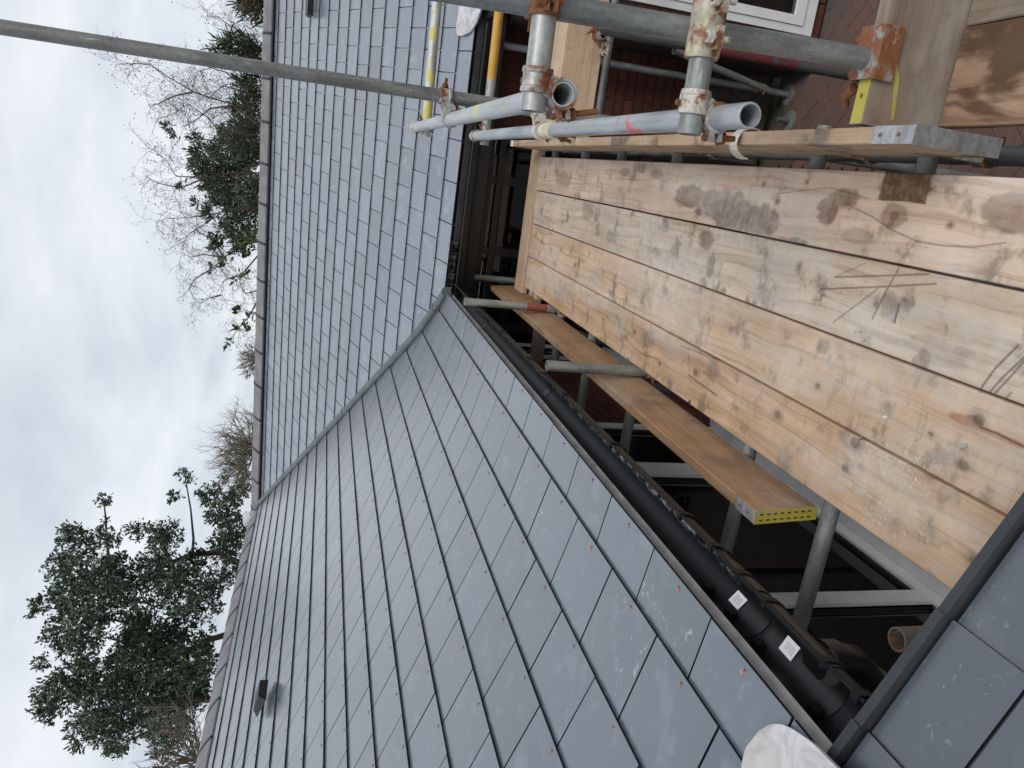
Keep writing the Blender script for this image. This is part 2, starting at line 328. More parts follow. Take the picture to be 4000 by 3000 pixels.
# ------------------------------------------------------------------ ground
mb = MB(); mb.box((-400, -200, GZ-.6), (400, 600, GZ-.06)); tag(mb.build('lawn', 'lawn'), 'rough grass ground beyond the house', None, None, 'structure')
mb = MB(); mb.box((-1.25, -6, GZ-.055), (7, 5.45, GZ-.02)); patio = tag(mb.build('patio', 'paving'), 'red brick patio under the scaffold', None, None, 'structure')
bm_ = MB(); bm_.box((-.1025, -.0505, 0), (.1025, .0505, .018)); me_p = bpy.data.meshes.new('paver'); me_p.from_pydata(bm_.v, [], bm_.f); fixnorm(me_p); me_p.materials.append(MATS['paver'])
ca, sa = math.cos(R(45)), math.sin(R(45)); U = .104; cnt = 0
for i in range(-40, 41):
    for j in range(-40, 41):
        # 90 degree herringbone on a unit grid turned 45 degrees
        k = (i - j) % 4
        if k == 0: gx, gy, rz = i+1.0, j+.5, 0
        elif k == 3: gx, gy, rz = i+.5, j+1.0, 90
        else: continue
        X = .75+(gx*ca-gy*sa)*U; Y = 4.3+(gx*sa+gy*ca)*U
        inside = (.30 < X < 1.75 and 3.75 < Y < 5.36) or (.16 < X < .72 and 2.75 < Y < 3.75)
        if X < 1.25 and Y > 5.36: inside = False
        if Y > 4.94 and X > .93: inside = False
        if not inside or cnt > 292: continue
        cnt += 1; o = bpy.data.objects.new('paver', me_p); COL.objects.link(o)
        place(o, patio, Matrix.Translation((X, Y, GZ-.02+.003*random.random())) @ Matrix.Rotation(R(45+rz+random.uniform(-1.5, 1.5)), 4, 'Z') @ Matrix.Rotation(random.uniform(-.012, .012), 4, 'X'))

# ------------------------------------------------------------------ the house: slate roofs, walls, windows, gutters
house = empty('house', (-3, 6, GZ)); tag(house, 'single-storey brick house with grey slate roofs meeting in a valley', 'house')
VAL = lambda X: 5.15 + 1.14*(-X-.88)      # valley line in plan
def clip(poly, a, b, c):                     # keep a*u + b*w + c <= 0
    out = []; n = len(poly)
    for i in range(n):
        p, q = poly[i], poly[(i+1) % n]; dp = a*p[0]+b*p[1]+c; dq = a*q[0]+b*q[1]+c
        if dp <= 0: out.append(p)
        if dp*dq < 0: t = dp/(dp-dq); out.append((p[0]+(q[0]-p[0])*t, p[1]+(q[1]-p[1])*t))
    return out
TH = .0080
SL = []     # all slates: (centre, polygon in (u,w), frame matrix, slope, full)
def lay(slope, O, along, hdir, tails, width, u0, u1, L, cut, offs=0., limits=None):
    along = Vector(along); hdir = Vector(hdir)
    for i in range(len(tails)-1):
        (h0, z0), (h1, z1) = tails[i], tails[i+1]
        d = (hdir*(h1-h0)+Vector((0, 0, z1-z0))); g = d.length; d.normalize(); n = along.cross(d)
        if n.z < 0: n = -n
        d = (d*g - n*.0080).normalized(); n = along.cross(d)
        if n.z < 0: n = -n
        P0 = Vector(O)+hdir*h0+Vector((0, 0, z0))-n*TH
        u = u0 + (width/2 if (i % 2) else 0) + offs
        a0, a1 = (u0, u1)
        while u < a1:
            ua, ub = u+.0033+random.uniform(-.0008, .0008), u+width-.0033; u += width
            poly = [(ua, 0), (ub, 0), (ub, L), (ua, L)]; full = True
            if cut is not None:
                A, B, C = cut(along, d, P0); q = clip(poly, A, B, C)
                if len(q) < 3: continue
                full = len(q) == 4 and max(abs(x[0]-y[0])+abs(x[1]-y[1]) for x, y in zip(q, poly)) < 1e-6; poly = q
                ar = abs(sum(poly[k][0]*poly[(k+1) % len(poly)][1]-poly[(k+1) % len(poly)][0]*poly[k][1] for k in range(len(poly))))/2
                if ar < .0012: continue
            lift = random.uniform(0, .0016); tw = random.uniform(-.0025, .0025); cu = (ua+ub)/2
            M = frame(P0+along*cu+n*lift, along, d, n) @ Matrix.Rotation(tw, 4, 'Y') @ Matrix.Rotation(-lift/.25, 4, 'X')
            SL.append([P0+along*cu+d*.12, [(x-cu, y) for x, y in poly], M, slope, full, ub-ua, along, d, n])
# slope over the left wing (runs away from us)
tB = [(.873, -.860), (1.025, -.829), (1.261, -.763), (1.475, -.682)]
while tB[-1][0] < 4.55: tB.append((tB[-1][0]+.2217, tB[-1][1]+.0918))
tB.append((4.83, tB[-1][1]+(4.83-tB[-1][0])*.414))
hB = Vector((-1, 0, 0))
def cutB(al, d, P0):   # Y - VAL(X) + .05 <= 0
    return al.y + 1.14*al.x, d.y + 1.14*d.x, P0.y - 5.15 - 1.14*(-P0.x-.88) + .045
lay('B', (0, 0, 0), (0, 1, 0), hB, tB, .3045, -.62, 9.7, .46, cutB, .03)
# slope facing us across the back
s_ = R(4.3); uA = Vector((math.cos(s_), -math.sin(s_), 0)); vA = Vector((math.sin(s_), math.cos(s_), 0)); OA = Vector((-.87, 5.26, 0))
tA = [(-.08, -.868), (.0, -.858), (.193, -.792)]
tA = [(-.005, -.862), (.193, -.795)]
while tA[-1][0] < 3.72: tA.append((tA[-1][0]+.2245, tA[-1][1]+.0866))
tA.append((3.99, tA[-1][1]+(3.99-tA[-1][0])*.386))
def cutA(al, d, P0):
    A, B, C = cutB(al, d, P0); return -A, -B, -C + .09
lay('A', OA, uA, vA, tA, .2815, -4.9, 4.4, .46, cutA, .015)
# near lower slope stepping out beside us
tC = [(.183+.217*k, -1.248+.102*k) for k in range(-1, 6)]
lay('C', (0, 0, 0), (0, 1, 0), hB, tC, .3045, -.367-.3045*2, .84, .46, lambda al, d, P0: (al.y, d.y, P0.y-.8495), .0)
# decks under the slates
def deck(name, pts, label=None): m_ = MB(); m_.prism(pts, (0, 0, -.05)); return m_.build(name, 'deck', house)
eB = [(-h, z-.030) for h, z in tB]; mdk = MB()
def deckB():
    m_ = MB()
    for (x0, z0), (x1, z1) in zip([(-.945, eB[0][1]+.013)]+eB[1:-1], eB[1:]): m_.prism([(x0, -.7, z0), (x0, VAL(x0), z0), (x1, VAL(x1), z1), (x1, -.7, z1)], (0, 0, -.05))
    return m_.build('left_roof_slope', 'deck', house)
dB = deckB()
def deckA():
    m_ = MB()
    for (h0, z0), (h1, z1) in zip(tA[:-1], tA[1:]):
        def lim(h):   # along-position of the valley
            P = OA+vA*h; return (VAL(P.x)-P.y)/(uA.y+1.14*uA.x)
        a, b = OA+vA*h0, OA+vA*h1; z0_, z1_ = z0-.030, z1-.030
        p = [a+uA*lim(h0), a+uA*4.5, b+uA*4.5, b+uA*lim(h1)]
        m_.prism([(q.x, q.y, zz_) for q, zz_ in zip(p, (z0_, z0_, z1_, z1_))], (0, 0, -.05))
    return m_.build('back_roof_slope', 'deck', house)
dA = deckA()
mC = MB(); mC.prism([(-tC[0][0], -1, tC[0][1]-.034), (-tC[0][0], .846, tC[0][1]-.034), (-tC[-1][0], .846, tC[-1][1]-.034), (-tC[-1][0], -1, tC[-1][1]-.034)], (0, 0, -.03)); dC = mC.build('porch_roof_slope', 'deck', house)
DK = {'A': dA, 'B': dB, 'C': dC}
# the slates that show largest are single pieces, the small far ones stay joined
def score(S):
    v = S[0]; x, y, z = v.dot(-c_u), v.dot(c_r), v.dot(c_f)
    if z < .2: return -1
    px, py = x/z*2878, y/z*2878
    if abs(px) > 2080 or abs(py) > 1590: return -1
    return abs(S[8].dot(v.normalized()))/v.length**2*(1 if S[4] else .6)
SL.sort(key=score, reverse=True)
full_me = {}
def slate_mesh(poly): 
    m_ = MB(); m_.prism([(x, y, 0) for x, y in poly], (0, 0, TH)); return m_
massV, massF, massR, massI = [], [], [], []
for k, S in enumerate(SL):
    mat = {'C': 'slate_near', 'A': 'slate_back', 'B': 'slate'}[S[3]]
    if k < 298:
        key = (S[3], round(S[5], 3)) if S[4] else None
        if key in full_me: me = full_me[key]
        else:
            m_ = slate_mesh(S[1]); me = bpy.data.meshes.new('slate'); me.from_pydata(m_.v, [], m_.f); fixnorm(me); me.materials.append(MATS[mat]); me.materials.append(MATS['slate_edge'])
            me.polygons.foreach_set('material_index', [0 if abs(q.normal.z) > .5 else 1 for q in me.polygons])
            if key: full_me[key] = me
        o = bpy.data.objects.new('slate', me); COL.objects.link(o); place(o, DK[S[3]], S[2])
    else:
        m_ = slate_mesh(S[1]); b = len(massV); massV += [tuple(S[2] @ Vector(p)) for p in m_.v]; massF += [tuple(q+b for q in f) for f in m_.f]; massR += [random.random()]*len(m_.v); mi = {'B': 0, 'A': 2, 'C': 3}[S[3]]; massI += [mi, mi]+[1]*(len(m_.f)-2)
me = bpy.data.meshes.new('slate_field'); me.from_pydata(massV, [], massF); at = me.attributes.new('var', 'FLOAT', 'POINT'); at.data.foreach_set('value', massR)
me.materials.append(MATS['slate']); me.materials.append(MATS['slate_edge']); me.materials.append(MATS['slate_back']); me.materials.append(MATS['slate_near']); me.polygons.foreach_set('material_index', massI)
tag(link('slate_field', me, 'slate', house), kind='stuff')
# copper rivets: one in every slate tail of the left and back slopes
rv = MB()
for S in SL:
    if score(S) <= 0 or S[3] == 'C': continue
    far = S[0].length > 6.5; M = S[2]; rr = .0042
    q = M @ Vector((random.uniform(-.006, .006), .024, TH)); d = (S[8]*.30 + S[7]*-.8 + S[6]*random.uniform(-.5, .5)).normalized()
    rv.tube([q - S[8]*.001, q+d*(.010 if not far else .006)], rr*.55, 5 if far else 7)
    if not far: rv.tube([q-S[8]*.001, q+S[8]*.0012], .0055, 8)
tag(rv.build('copper_rivets', 'copper', house), kind='stuff')
# ridge tiles
def ridge(apex0, dirv, perp, zed, half, drop, n, length):
    d = Vector(dirv).normalized(); p = Vector(perp)
    prof = [(-half, -drop), (-half*.72, -drop*.60), (-half*.35, -drop*.18), (-half*.1, -.004), (half*.1, -.004), (half*.35, -drop*.18), (half*.72, -drop*.60), (half, -drop)]
    prof = [(x, z) for x, z in prof] + [(x, z-.014) for x, z in reversed(prof)]
    for k in range(n):
        q = Vector(apex0)+d*(k*length)+Vector((0, 0, random.uniform(-.003, .003)))
        m_ = MB(); m_.sweep(prof, q+d*.006, d, p, (0, 0, 1), length-.014); t_ = m_.build('ridge_tile', 'ridge_tile', house, smooth=False)
        u_ = MB(); u_.sweep([(x*1.03, z+(.0045 if i < 8 else -.004)) for i, (x, z) in enumerate(prof)], q-d*.013, d, p, (0, 0, 1), .026); u_.build('union', 'black_union', t_)
        for sg in (-1, 1): v_ = MB(); v_.sweep([(sg*(half-.02), -drop-.030), (sg*(half+.030), -drop-.032), (sg*(half+.030), -drop-.018), (sg*(half-.02), -drop-.008)], q, d, p, (0, 0, 1), length); v_.build('vent_strip', 'black_union', t_)
rA = OA+vA*4.10; ridge((rA.x+uA.x*4.4, rA.y+uA.y*4.4, .768), -uA, vA, 1, .205, .098, 21, .455)
ridge((-4.96, 9.45, .782), (0, -1, 0), (1, 0, 0), 1, .225, .108, 22, .46)
m_ = MB(); m_.tube([(-4.76, 9.34, .715), (-4.88, 9.46, .765), (-4.98, 9.55, .78)], [.05, .085, .08], 10); m_.build('ridge_saddle', 'lead', house, smooth=True)
# valley: raised strip between the cut slates
m_ = MB(); pv = []
va = Vector((-1, 1.14, 0)).normalized(); side = Vector((1.14, 1, 0)).normalized()
def zval(X):
    h = -X
    for (a, za), (b, zb) in zip(tB[:-1], tB[1:]):
        if a <= h <= b: return za+(zb-za)*(h-a)/(b-a)
    return tB[0][1] if h < tB[0][0] else tB[-1][1]
Xs = [-.87, -1.03, -1.26, -1.48, -2.2, -3, -4, -4.78]
prof = [(-.042, -.03), (-.034, .022), (-.020, .034), (.018, .034), (.036, .024), (.044, -.03)]
rings = []
for X in Xs:
    b = len(m_.v); c = Vector((X, VAL(X), zval(X)))
    for a, z in prof: m_.v.append(tuple(c+side*a+Vector((0, 0, z))))
    rings.append(b)
for q in range(len(rings)-1):
    for i in range(len(prof)-1): m_.f.append((rings[q]+i, rings[q]+i+1, rings[q+1]+i+1, rings[q+1]+i))
m_.f.append(tuple(range(rings[0], rings[0]+len(prof)))); vs_ = m_.build('valley_strip', 'grp_valley', house)
for X in (-1.02, -2.42, -3.85):
    c = Vector((X, VAL(X), zval(X)+.004)); m_ = MB()
    m_.prism([c+side*a*1.06+Vector((0, 0, z+(.002 if z > 0 else -.0))) for a, z in prof], va*.012); m_.build('joint', 'grp_valley', vs_)
# slate vents
def vent(c, along, d, n, wid=.26, ht=.065):
    m_ = MB(); a, b, e = Vector(along), Vector(d), Vector(n); c = Vector(c)
    P = lambda u, v_, h: tuple(c+a*u+b*v_+e*h)
    m_.v = [P(-wid/2, 0, 0), P(wid/2, 0, 0), P(wid/2+.01, .14, 0), P(-wid/2-.01, .14, 0), P(-wid/2+.02, .005, ht*.75), P(wid/2-.02, .005, ht*.75), P(wid/2-.01, .11, ht*.55), P(-wid/2+.01, .11, ht*.55)]
    m_.f = [(0, 1, 5, 4), (1, 2, 6, 5), (2, 3, 7, 6), (3, 0, 4, 7), (4, 5, 6, 7)]; o = m_.build('roof_vent', 'verge_trim', house)
    g = MB(); g.v = [P(-wid/2+.006, -.004, .004), P(wid/2-.006, -.004, .004), P(wid/2-.024, .001, ht*.72), P(-wid/2+.024, .001, ht*.72)]; g.f = [(0, 1, 2, 3)]; g.build('vent_mouth', 'interior_dark', o)
dBn = Vector((-math.cos(R(22.5)), 0, math.sin(R(22.5)))); nBn = Vector((math.sin(R(22.5)), 0, math.cos(R(22.5))))
vent((-3.56, 4.40, .206), (0, 1, 0), dBn, nBn, .20, .075)
dAn = (vA*math.cos(R(21.1))+Vector((0, 0, math.sin(R(21.1))))); nAn = uA.cross(dAn); nAn = nAn if nAn.z > 0 else -nAn
vent((1.27, 7.83, .208), uA, dAn, nAn, .24, .075)
# verge trim of the near slope
m_ = MB(); P = lambda h, z, y: (-h, y, z)
(h0, z0), (h1, z1) = tC[0], tC[-1]; nC = Vector((math.sin(R(25.2)), 0, math.cos(R(25.2)))); dC_ = Vector((h0-h1, 0, z1-z0)); dC_ = Vector((-(h1-h0), 0, z1-z0))
for (ha, za), (hb, zb) in zip(tC[:-1], tC[1:]):
    q = Vector((-ha, .853, za)); e = Vector((-(hb-ha), 0, zb-za)); m_.prism([q+nC*.020, q+nC*.020+Vector((0, .019, 0)), q-nC*.05+Vector((0, .019, 0)), q-nC*.05], e+nC*-.0045)
m_.build('verge_trim', 'verge_trim', house)
# lead at the two step corners
def sheet(name, pts, mat, th=.004, up=(0, 0, 1), rough=.006, parent=house):
    m_ = MB(); c = sum((Vector(p) for p in pts), Vector())/len(pts); n = len(pts); ringn = 4
    m_.v.append(tuple(c+Vector(up)*.009))
    for r_ in range(1, ringn+1):
        for p in pts:
            q = c+(Vector(p)-c)*(r_/ringn); m_.v.append(tuple(q+Vector(up)*(random.uniform(0, rough)*.7+(.003 if r_ == ringn else .005))))
    for i in range(n): m_.f.append((0, 1+i, 1+(i+1) % n))
    for r_ in range(ringn-1):
        for i in range(n): a = 1+r_*n; b = a+n; j = (i+1) % n; m_.f.append((a+i, b+i, b+j, a+j))
    e = 1+(ringn-1)*n
    for i in range(n):
        j = (i+1) % n; b = len(m_.v); p, q = Vector(m_.v[e+i]), Vector(m_.v[e+j]); m_.v += [tuple(p-Vector(up)*.012), tuple(q-Vector(up)*.012)]; m_.f.append((e+i, e+j, b+1, b))
    return m_.build(name, mat, parent, smooth=True)
def bez(pts, n=5):
    out = []
    for i in range(len(pts)):
        p0, p1, p2, p3 = (Vector(pts[(i+k-1) % len(pts)]) for k in range(4))
        for k in range(n):
            t = k/n; out.append(.5*((2*p1)+(-p0+p2)*t+(2*p0-5*p1+4*p2-p3)*t*t+(-p0+3*p1-3*p2+p3)*t**3))
    return out
sheet('lead_flashing', bez([(-.995, .955, -.803), (-.932, .968, -.832), (-.896, .945, -.846), (-.876, .90, -.853), (-.866, .83, -.860), (-.872, .70, -.858), (-1.06, .66, -.79), (-1.10, .85, -.78)]), 'lead', up=nBn)
LA = lambda X, Y: (X, Y, -.862+.386*((X+.87)*.0749+(Y-5.26)*.997)+.012)
sheet('lead_flashing', bez([LA(1.30, 5.30), LA(1.03, 5.30), LA(.83, 5.315), LA(.825, 5.17), LA(.86, 5.11), LA(.90, 5.075), LA(1.0, 5.04), LA(1.3, 5.02)]), 'lead', up=nAn)
# small lower slope and verge stepping out at the right
m_ = MB(); m_.prism([(.985, 4.97, -1.00), (3.2, 4.85, -1.00), (3.2, 5.1, -.905), (.955, 5.12, -.905)], (0, 0, -.006)); m_.build('porch_slates', 'slate_near', house)
m_ = MB(); m_.prism([(.90, 5.12, -.905), (.955, 5.12, -.90), (1.0, 4.94, -1.02), (.985, 4.93, -1.05), (.95, 5.0, -1.05)], (.02, .0, -.03)); m_.build('verge_trim', 'black_fascia', house)
m_ = MB(); m_.box((1.0, 4.90, -1.16), (3.2, 4.94, -1.01)); m_.box((1.0, 4.94, -1.13), (1.03, 5.45, -1.02)); m_.box((1.03, 4.94, -1.13), (3.2, 5.45, -1.11)); m_.build('fascia', 'black_fascia', house)
# eaves tray, fascia, soffit, gutter of the left wing
m_ = MB(); m_.prism([(-.915, .87, -.868), (-.915, 5.15, -.868), (-.886, 5.15, -.909), (-.886, .87, -.909)], (-.004, 0, -.004)); m_.build('eaves_tray', 'eaves_tray', house)
m_ = MB(); m_.box((-.955, .3, -1.06), (-.936, 5.2, -.875)); m_.box((-1.27, .3, -1.07), (-.936, 5.6, -1.062)); m_.build('fascia', 'black_fascia', house)
GX, GZc, GR = -.868, -.934, .062
GFALL = .0115
GZY = lambda y: GZc-.022+GFALL*(y-1.)
def half(r0, r1, lo=182, hi=358, n=18):
    a = [(math.cos(R(lo+(hi-lo)*k/n)), math.sin(R(lo+(hi-lo)*k/n))) for k in range(n+1)]
    return [(c*r1, s*r1) for c, s in a] + [(c*r0, s*r0) for c, s in reversed(a)]
def gutter_run(y0, y1, r0, r1, mat, name, parent, lo=176, hi=362):
    m_ = MB(); pr = half(r0, r1, lo, hi); n = len(pr); k = max(2, int((y1-y0)/.25))
    for j in range(k+1):
        y = y0+(y1-y0)*j/k
        for x, z in pr: m_.v.append((GX+x, y, GZY(y)+z))
    for j in range(k):
        for i in range(n): m_.f.append((j*n+i, j*n+(i+1) % n, (j+1)*n+(i+1) % n, (j+1)*n+i))
    m_.f.append(tuple(range(n))); m_.f.append(tuple(range(k*n, k*n+n))); return m_.build(name, mat, parent, smooth=True)
gut = gutter_run(.885, 5.13, .0592, .0620, 'gutter_dusty', 'gutter', house)
m_ = MB(); m_.tube([(GX+.0620, .885, GZY(.885)+.002), (GX+.0620, 5.13, GZY(5.13)+.002)], .0042, 8); m_.build('lip', 'black_dull', gut, smooth=True)
for y, wd_ in ((1.30, .13), (1.10, .24), (2.95, .05), (4.25, .05)): gutter_run(y-wd_/2, y+wd_/2, .0570, .0645, 'black_pvc', 'gutter_union', gut, 172, 368)
for y in (.905, .998, 1.198, 1.308, 1.432, 1.60, 2.105, 2.62, 3.15, 3.7, 4.3, 4.85):
    gz = GZY(y); m_ = MB(); m_.sweep(half(.0650, .0680, 200, 364), (GX, y-.009, gz), (0, 1, 0), (1, 0, 0), (0, 0, 1), .018); m_.box((GX+.055, y-.010, gz+.000), (GX+.069, y+.010, gz+.008)); m_.box((GX+.047, y-.007, gz-.004), (GX+.060, y+.007, gz+.006)); m_.build('bracket', 'black_dull', gut)
for y in (.90, .992, 1.192, 1.308, 1.415):
    m_ = MB(); m_.box((GX-.057, y-.012, GZY(y)-.016), (GX-.036, y+.012, GZY(y)+.006)); m_.build('back_clip', 'black_pvc', gut)
def sticker(y, ang, s):
    rad = Vector((math.cos(R(ang)), 0, math.sin(R(ang)))); tan = Vector((-rad.z, 0, rad.x)); c = Vector((GX, y, GZY(y)))+rad*.0545; nrm = -rad
    M = frame(c, Vector((0, 1, 0)), tan, nrm); m_ = MB(); m_.box((-s, -s*.8, 0), (s, s*.8, .0012)); o = m_.build('barcode_label', 'sticker', gut, M)
    b = MB(); x = -s*.7
    for k in range(7): wdt = s*random.choice((.04, .06, .09)); b.box((x, -s*.42, .0012), (x+wdt, s*.42, .0016)); x += wdt+s*.13
    b.build('bars', 'sticker_ink', o, M)
sticker(1.345, 232, .021); sticker(1.150, 244, .022)
m_ = MB(); m_.tube([(GX+.012, 1.04, GZY(1.04)-.0585), (GX+.012, 1.04, GZY(1.04)-.0530)], .034, 24); m_.build('outlet', 'interior_dark', gut)
m_ = MB(); m_.tube([(GX, 1.077, GZY(1.077)-.05), (GX, 1.077, -1.06), (GX-.01, 1.077, -1.10), (GX-.05, 1.077, -1.145), (GX-.22, 1.077, -1.28), (GX-.27, 1.077, -1.33), (GX-.28, 1.077, -1.40), (GX-.28, 1.077, GZ)], .036, 18); dp = m_.build('downpipe', 'black_pvc', house, smooth=True)
for a, b, r in (((GX, 1.077, -1.02), (GX, 1.077, -1.055), .042), ((GX-.06, 1.077, -1.153), (GX-.09, 1.077, -1.177), .043), ((GX-.12, 1.077, -1.20), (GX-.145, 1.077, -1.22), .043), ((GX-.28, 1.077, -1.40), (GX-.28, 1.077, -1.46), .042)):
    m_ = MB(); m_.tube([a, b], r, 18); m_.build('socket', 'black_pvc', dp, smooth=True)
# gutter of the back slope
ga = MB(); pr = half(.052, .056, 178, 362)
o0 = OA-vA*.062; ga.sweep(pr, Vector((o0.x, o0.y, -.925))-uA*.02, uA, -vA, (0, 0, 1), 1.78); gA = ga.build('gutter', 'black_pvc', house, smooth=True)
m_ = MB(); q = o0-vA*.056; m_.tube([Vector((q.x, q.y, -.922)), Vector((q.x, q.y, -.922))+uA*1.76], .0045, 8); m_.build('lip', 'black_pvc', gA, smooth=True)
m_ = MB()
for k in range(14):     # crumpled felt lapping into the gutter at the inside corner
    q = OA-vA*(.03+.012*math.sin(k*2.1))+uA*(.02+k*.025); m_.tube([Vector((q.x, q.y, -.872)), Vector((q.x, q.y, -.895-.01*math.sin(k*1.3))), Vector((q.x, q.y, -.915))-vA*.02], .012+.004*math.sin(k*3.), 7)
m_.build('felt_edge', 'black_pvc', gA, smooth=True)
m_ = MB(); q = OA+vA*.03; m_.prism([(-1.3, 5.30, -.90), (1.05, 5.14, -.90), (1.05, 5.16, -.90), (-1.3, 5.32, -.90)], (0, 0, -.17)); m_.prism([(-1.3, 5.31, -1.065), (1.05, 5.15, -1.065), (1.05, 5.62, -1.065), (-1.3, 5.62, -1.065)], (0, 0, -.01)); m_.build('fascia', 'black_fascia', house)
# ---- walls
def wall(name, boxes): 
    m_ = MB()
    for lo, hi in boxes: m_.box(lo, hi)
    return m_.build(name, 'mortar', house)
WX = -1.262
wl = wall('left_wall', [((-1.45, 3.66, GZ), (WX, 4.78, -1.05)), ((-1.45, -.6, GZ), (WX, 3.66, -2.24)), ((-1.45, 4.78, GZ), (WX, 5.50, -2.24))])
wb = wall('back_wall', [((.27, 5.512, GZ), (.95, 5.75, -1.05))])
wr = wall('right_wall', [((.95, 5.06, GZ), (1.166, 5.52, -1.10)), ((1.166, 5.06, GZ), (4, 5.3, GZ+.07)), ((2.15, 5.06, GZ+.07), (4, 5.3, -1.10))])
me_b = None
def brick_at(M, parent, L=.215):
    global me_b
    if me_b is None:
        q = MB(); q.box((-.1075, -.010, -.0325), (.1075, .03, .0325)); me_b = bpy.data.meshes.new('brick'); me_b.from_pydata(q.v, [], q.f); fixnorm(me_b); me_b.materials.append(MATS['brick'])
    o = bpy.data.objects.new('brick', me_b); COL.objects.link(o); place(o, parent, M @ Matrix.Scale(L/.215, 4, (1, 0, 0)))
nb = 0
def lay_bricks(parent, origin, along, inward, L, z0, z1):
    global nb
    al, iw = Vector(along), Vector(inward); r = 0; z = z0
    while z+.065 <= z1+.002:
        u = 0 if r % 2 == 0 else -.1125
        while u < L-.03:
            a, b = max(u, 0), min(u+.215, L)
            if b-a > .03:
                c = Vector(origin)+al*((a+b)/2)+Vector((0, 0, z+.0325)); M = frame(c-iw*random.uniform(0, .002), al, iw, al.cross(iw)); brick_at(M, parent, b-a); nb += 1
            u += .225
        z += .075; r += 1
lay_bricks(wb, (.28, 5.512, 0), (1, 0, 0), (0, 1, 0), .66, GZ+.6, -1.07)
lay_bricks(wl, (WX, 3.665, 0), (0, 1, 0), (-1, 0, 0), 1.11, -2.24-.225, -1.25)
lay_bricks(wr, (1.168, 5.06, 0), (1, 0, 0), (0, 1, 0), .98, GZ+.0, GZ+.068)
lay_bricks(wr, (.955, 5.06, 0), (1, 0, 0), (0, 1, 0), .21, GZ+.1, GZ+1.4)
# ---- windows of the left wing: white frames, dark panes, net curtains
def window(y0, y1, z0, z1, mull, X=-1.275):
    fw, dp_ = .062, .07; m_ = MB()
    m_.box((X-dp_, y0, z0), (X, y0+fw, z1)); m_.box((X-dp_, y1-fw, z0), (X, y1, z1)); m_.box((X-dp_, y0+fw, z0), (X, y1-fw, z0+fw)); m_.box((X-dp_, y0+fw, z1-fw), (X, y1-fw, z1))
    fr = m_.build('window', 'upvc_grey', house); ys = [y0+fw]
    for a, b in mull:
        q = MB(); q.box((X-dp_, a, z0+fw), (X+.004, b, z1-fw)); q.box((X-dp_+.01, a-.012, z0+fw), (X-.012, b+.012, z1-fw)); q.build('mullion', 'upvc_grey', fr); ys += [a, b]
    ys.append(y1-fw)
    for a, b in zip(ys[::2], ys[1::2]):
        g = MB()
        for lo, hi in (((a, z0+fw), (a+.014, z1-fw)), ((b-.014, z0+fw), (b, z1-fw)), ((a+.014, z0+fw), (b-.014, z0+fw+.014)), ((a+.014, z1-fw-.014), (b-.014, z1-fw))): g.box((X-.03, lo[0], lo[1]), (X-.012, hi[0], hi[1]))
        g.build('gasket', 'gasket', fr); p = MB(); p.box((X-.032, a, z0+fw), (X-.026, b, z1-fw)); p.build('pane', 'window_glass', fr)
    s_ = MB(); s_.box((X-.02, y0-.02, z0-.045), (X+.085, y1+.02, z0-.003)); s_.build('sill', 'upvc_grey', fr)
    c = MB(); n = int((y1-y0)/.02)
    for k in range(n+1):
        y = y0+(y1-y0)*k/n; x = X-.10+.018*math.sin(y*23)+.008*math.sin(y*61); c.v += [(x, y, z0-.05), (x, y, z1+.05)]
    for k in range(n): c.f.append((2*k, 2*k+2, 2*k+3, 2*k+1))
    c.build('net_curtain', 'net_curtain', fr, smooth=True)
    return fr
window(.80, 3.648, -2.235, -1.07, [(1.865, 1.935), (2.935, 3.075)])
window(4.795, 5.46, -2.235, -1.07, [(5.05, 5.11)])
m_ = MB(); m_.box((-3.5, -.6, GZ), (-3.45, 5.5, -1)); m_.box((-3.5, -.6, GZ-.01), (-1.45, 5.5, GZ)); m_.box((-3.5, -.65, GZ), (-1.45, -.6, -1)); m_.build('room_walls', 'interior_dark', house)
# ---- brown glazed doors under the back eaves
m_ = MB()
for x in (-1.2, -.62, -.10, .235): m_.box((x, 5.47, GZ), (x+.06, 5.53, -1.16))
m_.box((-1.2, 5.465, -1.16), (.295, 5.535, -1.075)); m_.box((-1.2, 5.46, -1.24), (.295, 5.48, -1.20)); m_.box((-1.2, 5.475, -2.4), (.23, 5.53, -2.3)); bd = m_.build('patio_door', 'brown_timber', house)
m_ = MB(); m_.box((-1.2, 5.505, GZ), (.24, 5.512, -1.17)); m_.build('pane', 'window_glass', bd)
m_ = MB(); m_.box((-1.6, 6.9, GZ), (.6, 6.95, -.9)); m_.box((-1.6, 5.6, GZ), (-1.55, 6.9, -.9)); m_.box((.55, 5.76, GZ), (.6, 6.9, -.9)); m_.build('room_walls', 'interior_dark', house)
# ---- white door at the right
X0, Z0, Y = 1.169, GZ+.072, 5.03; m_ = MB(); H_ = 2.05; Wd = .98
m_.box((X0, Y, Z0), (X0+.05, Y+.07, Z0+H_)); m_.box((X0+Wd-.062, Y, Z0), (X0+Wd, Y+.07, Z0+H_)); m_.box((X0+.05, Y, Z0), (X0+Wd-.062, Y+.07, Z0+.085)); m_.box((X0+.062, Y, Z0+H_-.07), (X0+Wd-.062, Y+.07, Z0+H_)); wdr = m_.build('white_door', 'upvc', house)
m_ = MB(); a = X0+.052
m_.box((a, Y-.012, Z0+.088), (a+.06, Y+.05, Z0+H_-.073)); m_.box((a+.79, Y-.012, Z0+.088), (a+.85, Y+.05, Z0+H_-.073)); m_.box((a+.06, Y-.012, Z0+.088), (a+.79, Y+.05, Z0+.16)); m_.box((a+.06, Y-.012, Z0+H_-.14), (a+.79, Y+.05, Z0+H_-.073)); m_.box((a+.06, Y-.010, Z0+.62), (a+.79, Y+.05, Z0+1.0)); m_.build('sash', 'upvc', wdr)
